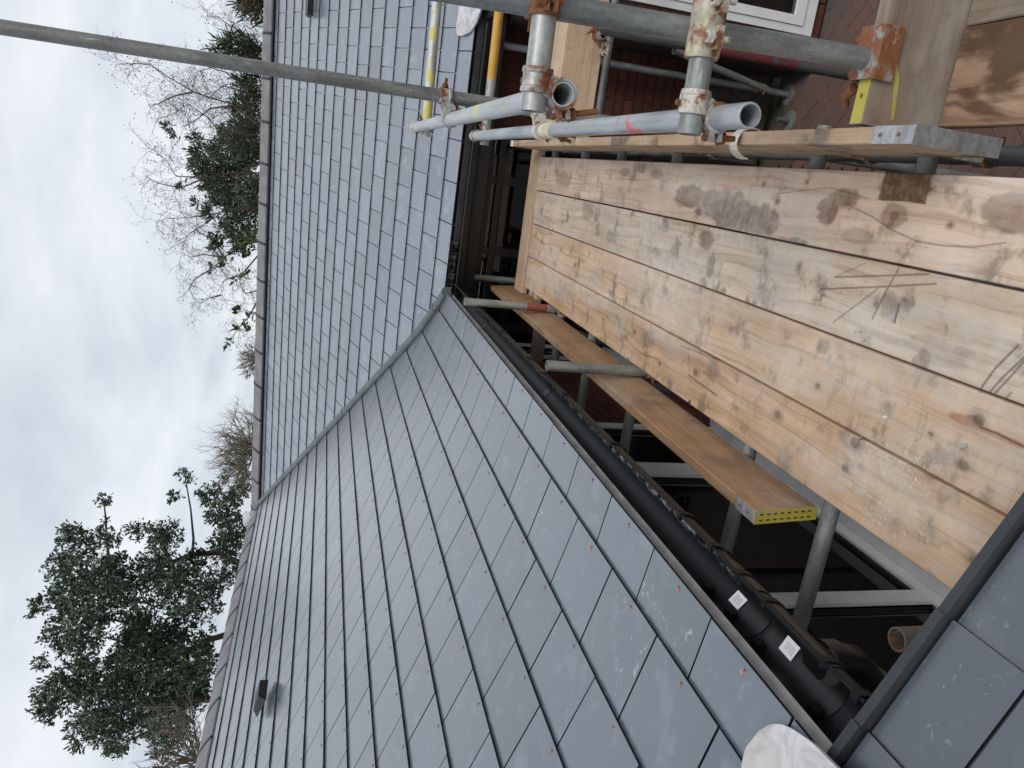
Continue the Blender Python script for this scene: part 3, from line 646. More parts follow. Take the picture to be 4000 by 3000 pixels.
m_ = MB(); m_.box((a+.06, Y+.012, Z0+.16), (a+.79, Y+.02, Z0+H_-.14)); m_.build('pane', 'window_glass', wdr)
m_ = MB(); m_.box((a+.06, Y+.09, Z0+.1), (a+.85, Y+.10, Z0+H_-.1)); m_.build('blind', 'brown_timber', wdr)

# ------------------------------------------------------------------ scaffold: one clamped frame of tubes and couplers
scaf = empty('scaffold', (.3, 3, GZ)); tag(scaf, 'galvanised tube scaffold clamped with rusty couplers beside the roof', 'scaffold')
TR = .02415
def tube(p0, p1, mat, r=TR, name='scaffold_tube', parent=None, seg=26):
    p0, p1 = Vector(p0), Vector(p1); L = (p1-p0).length; w_ = .0042
    m_ = MB(); m_.lathe([(r-.0008, 0), (r, .0008), (r, L*.25), (r, L*.5), (r, L*.75), (r, L-.0008), (r-.0008, L), (r-w_, L), (r-w_, 0)], seg)
    return m_.build(name, mat, parent or scaf, zframe(p0, p1-p0), smooth=True)
# standards
tube((.235, 2.9, GZ), (.237, 2.93, 2.6), 'steel_grey')
tube((.356, 1.596, -1.50), (.286, 1.478, .45), 'steel')
for y, zt, mt in ((5.38, -1.05, 'steel_olive'), (4.335, -.838, 'steel_red'), (2.95, -.962, 'steel_olive'), (1.02, -1.13, 'steel_stub')):
    if mt == 'steel_red': tube((-.782, y, zt), (-.782, y-.01, GZ), mt)
    else: tube((-.782, y, GZ), (-.782, y, zt), mt)
p13 = tube((.812, 5.27, GZ+.01), (.80, 5.26, -.985), 'steel')
tube((.70, 3.65, -1.22), (.72, 3.72, GZ), 'steel_redlow')
# rails
A0, A1 = (.158, 4.11, -.432), (.156, 1.468, -.432); tube(A0, A1, 'steel_rail_a')
B0, B1 = (.160, 4.15, -.757), (.157, 1.325, -.757); tube(B0, B1, 'steel_rail_b')
for p in (A0, B0):
    m_ = MB(); p = Vector(p); m_.tube([p+Vector((0, .012, 0)), p+Vector((0, .010, 0)), p-Vector((0, .03, 0))], [.018, .0265, .0262], 20); m_.build('end_cap', 'white_cap', scaf, smooth=True)
# cross tubes
tube((.118, 1.489, -.382), (.62, 1.495, -.380), 'steel_mid'); tube((.118, 1.462, -.707), (.62, 1.475, -.705), 'steel')
tube((.118, 4.05, -.482), (1.7, 4.0, -.470), 'steel_yellow_a'); tube((.118, 4.10, -.806), (1.7, 4.06, -.80), 'steel_yellow_b')
tube((.30, 4.78, -1.665), (1.5, 4.70, -1.63), 'steel'); tube((.75, 4.02, -1.36), (.76, 5.05, -1.36), 'steel')
tube((.905, 4.95, -2.18), (.80, 5.20, -3.10), 'steel_olive')
for x, y in ((.812, 5.27), (.62, 5.18), (.53, 4.15)):
    m_ = MB(); m_.prism([(x+.078*math.cos(R(a)), y+.078*math.sin(R(a)), GZ-.002) for a in range(20, 380, 30)], (0, 0, .008)); bp = m_.build('base_plate', 'plate_grey', scaf)
    if x < .8: m_ = MB(); m_.tube([(x, y, GZ+.006), (x, y, GZ+.10)], .019, 14); m_.build('spigot', 'steel_dark', bp)
# transoms under the walkway, sticking out to the wall
ZT = -1.372-.038-TR-.001
for y, xe, mt in ((1.62, -1.225, 'steel'), (2.06, -1.222, 'steel'), (3.03, -1.222, 'steel_olive'), (3.675, -1.225, 'steel_yellowend'), (4.25, -1.15, 'steel'), (4.86, -.95, 'steel')):
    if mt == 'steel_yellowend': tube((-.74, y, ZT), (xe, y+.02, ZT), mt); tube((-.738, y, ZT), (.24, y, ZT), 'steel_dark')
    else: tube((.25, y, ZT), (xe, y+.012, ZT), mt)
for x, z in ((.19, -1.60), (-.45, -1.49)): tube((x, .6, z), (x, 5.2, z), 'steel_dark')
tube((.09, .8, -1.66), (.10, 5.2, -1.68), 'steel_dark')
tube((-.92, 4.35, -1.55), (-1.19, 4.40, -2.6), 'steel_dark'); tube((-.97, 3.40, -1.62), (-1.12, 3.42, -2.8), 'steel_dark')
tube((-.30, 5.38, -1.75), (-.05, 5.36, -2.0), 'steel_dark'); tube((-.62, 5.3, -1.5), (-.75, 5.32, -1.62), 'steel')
# couplers
def band(c, axis, toward, mat, parent, wdt=.046, r=TR, bolt=True, name='clamp_band', rot=0., bl=.05):
    z = Vector(axis).normalized(); x = Vector(toward); x = (x-z*x.dot(z)).normalized(); x = Matrix.Rotation(rot, 3, z) @ x; y = z.cross(x); M = frame(c, x, y, z)
    ro = r+.0065; m_ = MB(); h = wdt/2
    m_.lathe([(r+.0004, -h), (ro-.0012, -h), (ro, -h+.002), (ro, -h+.009), (ro-.0025, -h+.012), (ro-.0025, h-.012), (ro, h-.009), (ro, h-.002), (ro-.0012, h), (r+.0004, h)], 26)
    m_.box((-ro-.016, -.013, -h*.86), (-ro+.006, -.005, h*.86)); m_.box((-ro-.016, .004, -h*.86), (-ro+.006, .012, h*.86))
    b_ = m_.build(name, mat, parent, M, smooth=True)
    if bolt:
        q = MB(); bx = -ro-.008; q.tube([(bx, -.022, 0), (bx, bl, 0)], .0062, 12); q.build('bolt', 'rust', parent, M, smooth=True)
        q = MB(); q.prism([(bx+.0125*math.cos(R(a)), .014, .0125*math.sin(R(a))) for a in range(0, 360, 60)], (0, .013, 0)); q.build('nut', 'rust', parent, M)
        q = MB(); q.prism([(bx+.0145*math.cos(R(a)), .0122, .0145*math.sin(R(a))) for a in range(0, 360, 24)], (0, .0018, 0)); q.build('washer', 'rust', parent, M)
def coupler(c1, ax1, c2, ax2, mats=('coupler', 'coupler'), rots=(0, 0), bl=(.05, .05)):
    c1, c2 = Vector(c1), Vector(c2); mid = (c1+c2)/2; d = (c2-c1); dl = d.length; dn = d.normalized()
    x = Vector(ax1).normalized(); x = (x-dn*x.dot(dn)).normalized(); m_ = MB(); t_ = max(.006, dl-2*TR)*.5+.006
    m_.box((-.021, -.021, -t_), (.021, .021, t_)); blk = m_.build('coupler', mats[0], scaf, frame(mid, x, dn.cross(x), dn))
    band(c1, ax1, d, mats[0], blk, rot=rots[0], bl=bl[0]); band(c2, ax2, -d, mats[1], blk, rot=rots[1], bl=bl[1])
coupler((.156, 1.489, -.432), (0, 1, 0), (.175, 1.489, -.382), (1, 0, 0), ('coupler', 'coupler'), (R(55), R(-90)), (.075, .06))
coupler((.312, 1.490, -.381), (1, 0, 0), (.319, 1.542, -.381), (.02, .03, -1), ('coupler_rust', 'coupler_rust'))
coupler((.157, 1.462, -.757), (0, 1, 0), (.180, 1.462, -.707), (1, 0, 0), ('coupler', 'coupler_pale'), (R(60), R(-90)), (.05, .055))
coupler((.158, 2.905, -.432), (0, 1, 0), (.2355, 2.905, -.405), (0, 0, 1), ('coupler', 'coupler'), (R(-95), R(60)))
coupler((.158, 2.80, -.757), (0, 1, 0), (.2355, 2.87, -.757), (0, 0, 1), ('coupler_pale', 'coupler_pale'), (R(-70), R(40)), (.07, .05))
coupler((.158, 4.05, -.432), (0, 1, 0), (.165, 4.05, -.482), (1, 0, 0), ('coupler_pale', 'coupler'), (R(160), R(90)))
coupler((.160, 4.10, -.757), (0, 1, 0), (.165, 4.10, -.806), (1, 0, 0), ('coupler', 'coupler'), (R(160), R(90)))
coupler((.755, 4.10, -1.36), (0, 1, 0), (.705, 4.10, -1.40), (0, 0, 1), ('coupler_rust', 'coupler_pale'))
coupler((.812, 5.266, -3.02), (0, 0, 1), (.815, 5.21, -3.02), (.1, -.25, .9), ('coupler', 'coupler_pale'))
coupler((.19, 1.62, -1.60), (0, 1, 0), (.19, 1.62, ZT), (1, 0, 0), ('coupler_pale', 'coupler'))
coupler((.19, 2.06, -1.60), (0, 1, 0), (.19, 2.06, ZT), (1, 0, 0)); coupler((.19, 3.03, -1.60), (0, 1, 0), (.19, 3.03, ZT), (1, 0, 0))
coupler((-.782, 2.95, -1.455), (0, 0, 1), (-.782, 3.03, -1.455), (1, 0, 0)); coupler((-.782, 4.33, -1.455), (0, 0, 1), (-.782, 4.252, -1.455), (1, 0, 0))
# sleeve coupler on the lower cross tube, cream sleeve on the lower rail
M = zframe((.262, 1.4675, -.7065), (1, .02, .003)); m_ = MB(); m_.lathe([(TR+.0005, 0), (.0325, 0), (.0345, .004), (.0345, .050), (.033, .054), (.033, .062), (.0345, .066), (.0345, .128), (.0325, .132), (TR+.0005, .132)], 30)
m_.box((-.055, -.012, .012), (-.030, .0, .055)); m_.box((-.055, -.012, .078), (-.030, .0, .120)); m_.box((.030, -.006, .012), (.052, .006, .055)); slv = m_.build('sleeve_coupler', 'sleeve_yellow', scaf, M, smooth=True)
for zz_ in (.033, .10):
    m_ = MB(); m_.tube([(-.045, -.03, zz_), (-.045, .022, zz_)], .006, 10); m_.build('bolt', 'coupler_pale', slv, M); m_ = MB(); m_.prism([(-.045+.013*math.cos(R(a)), .006, zz_+.013*math.sin(R(a))) for a in range(0, 360, 60)], (0, .012, 0)); m_.build('nut', 'coupler_pale', slv, M)
M = zframe((.158, 2.74, -.757), (0, -1, 0)); m_ = MB(); m_.lathe([(TR+.0004, 0), (.0275, 0), (.0275, .13), (TR+.0004, .13)], 26); m_.build('paint_sleeve', 'cream_sleeve', scaf, M, smooth=True)
for dx in (0., .05):
    m_ = MB(); m_.tube([(.140+dx*.3, 2.66-dx, -.785), (.128+dx*.3, 2.64-dx, -.83)], [.008, .006], 8); m_.prism([(.136+dx*.3+.013*math.cos(R(a)), 2.652-dx+.013*math.sin(R(a)), -.805) for a in range(0, 360, 60)], (0, 0, .012)); m_.build('hanging_bolt', 'rust', scaf)
# rusty toe-board clip at the foot of the near standard
m_ = MB(); pr = [(-.004, 0), (.020, .036), (.020, .046), (-.012, .048), (-.030, .030), (-.034, -.052), (-.026, -.052), (-.022, .022), (-.006, .036), (.008, .032)]
M = frame((.300, 1.556, -1.170), Vector((0, 1, 0)), Vector((0, 0, 1)), Vector((1, 0, 0))) @ Matrix.Diagonal((.88, .72, .98, 1))
m_.prism([(x, z, 0) for x, z in [(-.020, -.06), (-.020, .010), (-.014, .022), (.0, .026), (.052, .026), (.064, .020), (.064, -.03), (.056, -.03), (.056, .012), (.046, .017), (.002, .017), (-.010, .008), (-.012, -.06)]], (0, 0, .115)); clip_ = m_.build('board_clip', 'clip_rusty', scaf, M)
for z in (.018, .095):
    m_ = MB(); m_.tube([(.062, -.005, z), (.092, -.005, z)], .011, 12); m_.tube([(.064, -.005, z), (.072, -.005, z)], .017, 6); m_.build('bolt', 'rust', clip_, M)
m_ = MB(); m_.tube([(.07, -.01, -.012), (.105, -.014, -.03), (.11, -.03, -.05)], [.015, .013, .010], 9); m_.build('hook', 'rust', clip_, M, smooth=True)

# ------------------------------------------------------------------ boards
def vnoise(x, y, seed=0):
    def hsh(i, j): v = np.sin(i*127.1+j*311.7+seed*74.7)*43758.5453; return v-np.floor(v)
    i, j = np.floor(x), np.floor(y); fx, fy = x-i, y-j; fx, fy = fx*fx*(3-2*fx), fy*fy*(3-2*fy)
    return (hsh(i, j)*(1-fx)+hsh(i+1, j)*fx)*(1-fy)+(hsh(i, j+1)*(1-fx)+hsh(i+1, j+1)*fx)*fy
def fbm(x, y, seed=0, o=4): return sum(vnoise(x*2**k, y*2**k, seed+k*3)*.5**k for k in range(o))/(2-.5**(o-1))
def sstep(a, b, x): t = np.clip((x-a)/(b-a), 0, 1); return t*t*(3-2*t)
def seg_d(X, Y, pts):
    d = np.full(X.shape, 9.)
    for (x0, y0), (x1, y1) in zip(pts[:-1], pts[1:]):
        dx, dy = x1-x0, y1-y0; t = np.clip(((X-x0)*dx+(Y-y0)*dy)/(dx*dx+dy*dy), 0, 1); d = np.minimum(d, np.hypot(X-x0-t*dx, Y-y0-t*dy))
    return d
def board(name, M, L, W, T, mat, parent=None, cham=.003):   # plain board: local y along, x across, z through
    m_ = MB(); pr = [(-W/2+cham, 0), (W/2-cham, 0), (W/2, cham), (W/2, T-cham), (W/2-cham, T), (-W/2+cham, T), (-W/2, T-cham), (-W/2, cham)]
    n = 12
    for k in range(n+1):
        dx, dz = random.uniform(-.0008, .0008), random.uniform(-.0008, .0008)
        for x, z in pr: m_.v.append((x+dx, L*k/n, z+dz))
    for k in range(n):
        for i in range(8): m_.f.append((k*8+i, k*8+(i+1) % 8, (k+1)*8+(i+1) % 8, (k+1)*8+i))
    m_.f.append(tuple(range(8))); m_.f.append(tuple(range(n*8, n*8+8))); return m_.build(name, mat, parent, M)
ZB = -1.372
EDGE = [.1235, -.0985, -.3195, -.5425, -.758]
# features in plan metres: stains (cx, cy, rx, ry), knots, cracks, dust
STAIN = [(.0, 2.72, .045, .13, .8), (-.040, 2.36, .052, .29, .95), (-.012, 2.48, .045, .22, .75), (-.055, 2.2, .035, .14, .8), (.01, 1.87, .035, .05, .8), (.045, 1.81, .03, .06, .6), (.09, 1.60, .034, .075, 1.1), (.075, 1.61, .02, .07, 1.), (.015, 1.612, .03, .045, .55), (.05, 1.28, .04, .10, .6), (.07, 3.45, .02, .08, .5), (.09, 3.25, .02, .05, .6), (.07, 3.08, .02, .06, .5), (-.03, 2.8, .03, .04, .4),
         (-.15, 2.53, .04, .05, .7), (-.24, 2.46, .05, .03, .75), (-.31, 2.49, .03, .03, .7), (-.25, 2.94, .02, .05, .55), (-.245, 3.5, .03, .06, .4), (-.2, 1.55, .03, .03, .6), (-.30, 1.40, .03, .025, .75), (-.36, 1.75, .02, .03, .6), (-.27, 1.36, .03, .12, .35), (-.385, 1.215, .012, .022, 1.), (-.56, 1.56, .03, .05, .45), (-.752, 2.415, .012, .012, 1.), (-.752, 3.03, .012, .014, 1.), (-.68, 2.72, .012, .02, .5), (-.09, 1.98, .01, .05, .8), (-.05, 1.72, .02, .06, .3), (-.15, 3.9, .05, .1, .4), (.0, 4.4, .05, .15, .35)]
KNOT = [(.015, 1.611, .013), (.064, 2.228, .007), (.018, 2.13, .008), (.083, 2.0, .006), (.010, 1.431, .006), (-.379, 1.206, .013), (-.564, 1.534, .016), (-.641, 1.545, .011), (-.487, 1.208, .013), (-.607, 1.878, .013), (-.47, 1.734, .009), (-.665, 1.112, .013), (-.204, 1.591, .009), (-.176, 1.504, .006), (-.633, 2.413, .012), (-.617, 3.017, .010), (-.454, 1.315, .006), (-.456, 3.96, .012), (-.682, 2.717, .007)]
CRACK = [([(.04, 2.139), (.057, 2.008), (.071, 1.898), (.065, 1.825), (.051, 1.721)], .0018, .55), ([(.028, 1.783), (.006, 1.685), (-.019, 1.605), (-.036, 1.516), (-.037, 1.44), (-.029, 1.35), (-.011, 1.274)], .0022, .6), ([(-.165, 1.774), (-.111, 1.669)], .0025, .45), ([(-.165, 1.774), (-.126, 1.561), (-.105, 1.453)], .0026, .75), ([(-.207, 1.82), (-.162, 1.601), (-.123, 1.423)], .0026, .75), ([(-.285, 1.735), (-.234, 1.677), (-.165, 1.599)], .0024, .6), ([(-.243, 1.592), (-.179, 1.574), (-.107, 1.549)], .0026, .8), ([(-.222, 1.814), (-.232, 1.678)], .002, .35),
         ([(-.322, 1.228), (-.265, 1.207), (-.206, 1.173)], .0022, .95), ([(-.319, 1.204), (-.274, 1.182), (-.226, 1.152)], .0022, .95), ([(-.313, 1.189), (-.27, 1.167), (-.233, 1.15)], .0022, .95), ([(-.322, 1.164), (-.301, 1.155)], .002, .8), ([(-.393, 1.199), (-.391, 1.154), (-.394, 1.116), (-.396, 1.0)], .002, .9), ([(-.654, 2.462), (-.664, 2.238)], .0022, .9), ([(-.571, 2.503), (-.683, 2.432)], .0018, .6), ([(-.567, 2.571), (-.545, 2.287)], .002, .55), ([(-.70, 2.95), (-.66, 2.70)], .002, .4), ([(-.60, 3.4), (-.585, 2.9)], .002, .35)]
RUST = [(-.394, 1.245, .012, .045), (-.394, 1.14, .008, .10), (-.09, 2.05, .006, .03)]
DUST = [(-.33, 2.75, .16, .45, 1.), (-.43, 2.75, .10, .32, 1.1), (-.22, 3.1, .12, .5, .7), (-.36, 3.0, .06, .2, .7), (-.50, 2.5, .07, .2, .6), (-.60, 1.45, .08, .14, 1.), (-.66, 1.36, .08, .08, .8), (-.36, 1.55, .04, .14, .6), (-.35, 1.30, .04, .10, .6), (-.43, 1.47, .05, .08, .5), (-.08, 1.38, .05, .10, .6), (-.26, 1.70, .04, .07, .6), (-.2, 2.2, .12, .5, .3), (-.5, 2.0, .12, .4, .25), (-.15, 3.4, .15, .6, .3), (-.30, 1.95, .06, .2, .5)]
def walk_board(name, xa, xb, y0, y1, label, mat):
    g = .0034; xa, xb = min(xa, xb)+g, max(xa, xb)-g; T = .038
    xs = np.concatenate([[xa, xa+.0015], np.linspace(xa+.004, xb-.004, 98), [xb-.0015, xb]]); ys = np.concatenate([np.arange(y0, 2.7, .0032), np.arange(2.7, y1, .012), [y1]])
    X, Y = np.meshgrid(xs, ys); ed = np.minimum(X-xa, xb-X); Z = ZB - np.where(ed < .0005, .003, np.where(ed < .002, .0012, 0)) + (fbm(X*40, Y*3, 5)-.5)*.0012 + random.uniform(-.0008, .0008)
    st = np.zeros_like(X); du = np.zeros_like(X); cr = np.zeros_like(X); ru = np.zeros_like(X)
    nz = (fbm(X*38, Y*22, 3)-.5)*1.0+(fbm(X*70, Y*9, 13)-.5)*.45; nz2 = fbm(X*120, Y*60, 9)-.5
    for cx, cy, rx, ry, k in STAIN: d = np.hypot((X-cx)/rx, (Y-cy)/ry)+nz*.9; st = np.maximum(st, k*sstep(1.18, .80, d))
    # damp rectangular patch with a firm edge
    d = np.maximum(np.abs(X-.088)/.036, np.abs(Y-1.602)/.078)+nz*.18; st = np.maximum(st, sstep(1.06, .96, d))
    for cx, cy, r in KNOT:
        d = np.hypot((X-cx), (Y-cy)*.75)/r+nz*.25; cr = np.maximum(cr, .48*sstep(1.1, .7, d)); st = np.maximum(st, .38*sstep(2.3, 1.1, d+nz*1.2))
    for pts, wd_, k in CRACK: cr = np.maximum(cr, .8*k*sstep(wd_*1.6, wd_*.4, seg_d(X+nz2*.0014, Y, pts)))
    for cx, cy, rx, ry in RUST: ru = np.maximum(ru, sstep(1.2, .6, np.hypot((X-cx)/rx, (Y-cy)/ry)+nz*.6))
    for cx, cy, rx, ry, k in DUST: du = np.maximum(du, k*.62*sstep(1.7, .2, np.hypot((X-cx)/rx, (Y-cy)/ry)+nz*.8))
    spk = vnoise(X*260, Y*260, 31); near = np.zeros_like(X)
    for cx, cy, rx, ry in ((-.62, 1.42, .14, .2), (-.69, 1.34, .08, .15), (-.55, 1.33, .1, .1)): near = np.maximum(near, sstep(1.2, .3, np.hypot((X-cx)/rx, (Y-cy)/ry)))
    du = np.maximum(du, np.where(spk > .90-.10*near, near*1.3, 0))
    du = np.maximum(du, .42*sstep(.42, .70, fbm(X*9, Y*2.5, 17)))
    nx, ny = len(xs), len(ys); V = np.stack([X, Y, Z], -1).reshape(-1, 3); i, j = np.meshgrid(np.arange(nx-1), np.arange(ny-1)); a = (j*nx+i).ravel(); F = np.stack([a, a+1, a+1+nx, a+nx], -1)
    n0 = len(V); rim = np.concatenate([np.arange(nx), np.arange(1, ny)*nx+nx-1, (ny-1)*nx+np.arange(nx-2, -1, -1), np.arange(ny-2, 0, -1)*nx])
    low = V[rim].copy(); low[:, 2] = ZB-T; V = np.concatenate([V, low]); k = np.arange(len(rim)); k2 = (k+1) % len(rim)
    F = np.concatenate([F, np.stack([rim[k], n0+k, n0+k2, rim[k2]], -1)]); pad = lambda q: np.concatenate([q.ravel(), np.zeros(len(rim))])
    me = arr_mesh(name, V - np.array([xa, 0, ZB]), F, {'stain': pad(np.clip(st, 0, 1)), 'dust': pad(np.clip(du, 0, 1)), 'crack': pad(np.clip(cr, 0, 1)), 'rust': pad(np.clip(ru, 0, 1))})
    return tag(link(name, me, mat, None, Matrix.Translation((xa, 0, ZB)), fix=False), label, 'board', 'boards of the walkway')
WLAB = ['walkway board beside the toe board, with dark damp stains', 'scratched walkway board, second from the toe board', 'walkway board with an orange rust streak, second from the gutter side', 'walkway board nearest the gutter, splashed with white specks']
for k in range(4): walk_board('scaffold_board', EDGE[k], EDGE[k+1], .45, (5.0, 4.985, 4.975, 4.965)[k], WLAB[k], WK[k])
Yx, Zx, Xx = Vector((0, 1, 0)), Vector((0, 0, 1)), Vector((1, 0, 0))
def bands_on(b, M, W, T, yend, mats, wrap=.09, out=-1):
    m_ = MB(); e = .0016; y = yend
    m_.box((-W/2-e, min(y, y+out*.0018), -e), (W/2+e, max(y, y+out*.0018), T+e)); m_.build('end_band', mats[0], b, M)
    s0, s1 = sorted((y, y-out*wrap))
    for x0, x1 in ((-W/2-e, -W/2), (W/2, W/2+e)):
        m_ = MB(); m_.box((x0, s0, 0), (x1, s1, T)); bb = m_.build('band_strap', mats[1], b, M)
        n = MB(); xm = x0 if x0 < 0 else x1
        for yy in (y-out*wrap*.35, y-out*wrap*.8): n.tube([(xm-.001, yy, T/2), (xm+.001, yy, T/2)], .005, 8)
        n.build('nail', 'rust', bb, M)
# toe board on edge along the right of the walkway
M = frame((.1795, 1.375, -1.2785), -Zx, Yx, Xx) @ Matrix.Translation((0, 0, -.019)) @ Matrix.Rotation(R(0), 4, 'Y')
tb = board('toe_board', M, 3.65, .222, .038, 'wood_toe'); tag(tb, 'toe board on edge along the walkway, with a galvanised end band', 'board', 'toe boards')
bands_on(tb, M, .222, .038, 0, ('band_dull', 'band_steel'), .125); m_ = MB(); m_.box((-.113, 3.575, .0), (-.111, 3.652, .038)); m_.build('band_strap', 'white_cap', tb, M)
m_ = MB(); m_.sweep([(.045*math.cos(R(a)), .05*math.sin(R(a))) for a in range(-60, 200, 20)]+[(.041*math.cos(R(a)), .046*math.sin(R(a))) for a in range(180, -80, -20)], (.168, 2.06, -1.20), (0, 1, 0), (1, 0, 0), (0, 0, 1), .042); m_.build('board_clip', 'coupler_pale', scaf)
# inner toe board hanging between walkway and wall
M = frame((-.8155, 1.655, -1.311), -Zx, Yx, Xx) @ Matrix.Rotation(R(-5), 4, 'Y') @ Matrix.Translation((0, 0, -.038))
ib = board('toe_board', M, 3.66, .197, .038, 'wood_plank'); tag(ib, 'orange-brown board on edge by the window, with a yellow end band', 'board', 'toe boards'); bands_on(ib, M, .197, .038, 0, ('band_yellow', 'band_steel'), .10)
m_ = MB()
for k in range(8):
    for z in (.008, .026): m_.box((-.085+k*.022, -.0028, z), (-.074+k*.022, -.0019, z+.004))
m_.build('slots', 'interior_dark', ib, M)
# cross boards at the far end
M = frame((.17, 5.125, ZB-.038), Yx, -Xx, Zx); tag(board('scaffold_board', M, 1.03, .222, .038, 'wood_pale'), 'cross board lying flat over the far end of the walkway', 'board')
M = frame((-.45, 5.0, -1.56), Yx, -Xx, Zx); tag(board('scaffold_board', M, .86, .222, .038, 'wood_brown'), 'dark cross board under the walkway, poking out towards the gutter', 'board')
M = frame((-.62, 4.89, -1.455), Yx, -Xx, Zx); tag(board('scaffold_board', M, .24, .20, .038, 'wood_pale'), 'short board end tucked under the far end of the walkway', 'board')
M = frame((.20, 4.14, -1.298), -Zx, Xx, Yx) @ Matrix.Translation((0, 0, .0)); tag(board('toe_board', M, 1.1, .215, .038, 'wood_pale'), 'pale board on edge below the yellow tubes', 'board', 'toe boards')
M = frame((.215, 4.295, -1.225), Yx, Xx, Zx); tag(board('scaffold_board', M, 1.1, .222, .036, 'wood_pale'), 'pale flat board behind the upright pale board', 'board')
# right-hand boards
M = frame((.207, 1.550, -1.278), -Zx, Xx, Yx); rb = board('toe_board', M, 2.2, .222, .038, 'wood_brown'); tag(rb, 'weathered grey-brown board on edge under the rusty clip', 'board', 'toe boards'); bands_on(rb, M, .222, .038, 0, ('band_steel', 'band_yellow'), .17)
m_ = MB(); m_.prism([(-.036, .015, 0), (-.028, .02, 0), (-.040, .10, 0), (-.056, .135, 0), (-.058, .12, 0), (-.048, .08, 0)], (0, 0, -.0008)); m_.build('paint_stripe', 'band_yellow', rb, M)
for k, (xa, xb, lab) in enumerate(((.226, .4405, 'rust-streaked flat board near the upper right corner, next to the toe board end'), (.4435, .66, 'brown flat board in the upper right corner of the picture, beyond the rust-streaked one'), (.663, .88, 'outermost board of the right-hand platform'))):
    if k == 2: continue
    M = frame(((xa+xb)/2, .3, ZB-.038), Xx, Yx, Zx); tag(board('scaffold_board', M, 1.245, xb-xa, .038, 'wood_rusty' if k == 0 else 'wood_brown'), lab, 'board', 'boards of the right platform')
# loose bits on the boards
m_ = MB(); m_.tube([(-.189, 1.515, ZB+.003), (-.235, 1.513, ZB+.003)], .0019, 8); m_.tube([(-.2345, 1.513, ZB+.003), (-.236, 1.513, ZB+.003)], .0038, 10); tag(m_.build('nail', 'nail_steel'), 'steel nail lying on the scratched walkway board', 'nail')
m_ = MB(); m_.prism([(-.456, 1.230, ZB), (-.450, 1.234, ZB), (-.438, 1.215, ZB), (-.444, 1.211, ZB)], (0, 0, .005)); tag(m_.build('plastic_plug', 'plug_grey'), 'grey plug lying on the board beside the rust streak', 'plug')
m_ = MB(); m_.prism([(-.469, 1.463, ZB), (-.463, 1.466, ZB), (-.459, 1.456, ZB), (-.465, 1.453, ZB)], (0, 0, .004)); tag(m_.build('paint_chip', 'plaster_chip'), 'small white chip lying on the board with the rust streak', 'chip')
m_ = MB(); m_.tube([(-.548, 1.520, ZB+.004), (-.540, 1.514, ZB+.004)], .0035, 8); tag(m_.build('copper_rivet', 'copper'), 'loose copper rivet caught in the gap between two boards', 'rivet')

# ------------------------------------------------------------------ trees behind the roofs
def at(px, py, D): d = (c_r*(1500-py)+c_u*(2000-px)+c_f*2878).normalized(); return d*D
def crown(name, clumps, D, spread, leaf, dens, mat, parent, conv, aspect=.45, upbias=.0, size_var=.35, rosette=6):
    scl = D/2900.; V = []; var = []; tot = 0
    for cx, cy, r in clumps:
        px, py, rp = conv(cx, cy, r); c = np.array(at(px, py, D+random.uniform(-spread, spread))); rad = rp*scl
        n = max(2, int(dens*38*(rad/leaf)**2/rosette)); sub = rng.normal(size=(n, 3)); sub /= np.linalg.norm(sub, axis=1)[:, None]; sub *= (rng.random((n, 1))**.45)*rad
        cent = c+sub; base = rng.random()*.5
        out = sub/(np.linalg.norm(sub, axis=1)[:, None]+1e-6)*.6+np.array([0, 0, .5+upbias])+rng.normal(size=(n, 3))*.35; out /= np.linalg.norm(out, axis=1)[:, None]
        for k in range(rosette):
            d = out+rng.normal(size=(n, 3))*.75; d /= np.linalg.norm(d, axis=1)[:, None]; h = rng.normal(size=(n, 3)); s = np.cross(d, h); s /= np.linalg.norm(s, axis=1)[:, None]; nn = np.cross(d, s)
            L = leaf*(1+size_var*rng.normal(size=(n, 1)).clip(-1.5, 1.5)); W = L*aspect*.5; p = cent+rng.normal(size=(n, 3))*leaf*.35
            V.append(np.stack([p, p+d*L*.28+s*W*.9+nn*W*.25, p+d*L*.68+s*W*.85+nn*W*.2, p+d*L-nn*L*.08, p+d*L*.68-s*W*.85+nn*W*.2, p+d*L*.28-s*W*.9+nn*W*.25], 1)); var.append(np.clip(base+rng.random(n)*.6, 0, 1)); tot += n
    V = np.concatenate(V).reshape(-1, 3); F = np.arange(len(V)).reshape(-1, 6); T = np.concatenate([F[:, [0, 1, 2, 3]], F[:, [0, 3, 4, 5]]])
    return link(name, arr_mesh(name, V, T, {'var': np.repeat(np.concatenate(var), 6)}), mat, parent, fix=False)
def limbs(name, paths, D, mat, parent, conv, r0=.06, r1=.008, jit=.5, n=7):
    m_ = MB()
    for pts in paths:
        q = [Vector(at(*conv(x, y, 0)[:2], D+random.uniform(-jit, jit)*.3)) for x, y in pts]; ra = r0 if pts[0][0] > 1250 else r0*.42; m_.tube(q, [ra+(r1-ra)*i/max(1, len(q)-1) for i in range(len(q))], n)
    return m_.build(name, mat, parent, smooth=True)
c5 = lambda x, y, r: (x/1.3825, 1800+y/1.3825, r/1.3825); c3 = lambda x, y, r: (x/1.7015, y/1.7015, r/1.7015); c4 = lambda x, y, r: (500+x/1.7015, 900+y/1.7015, r/1.7015)
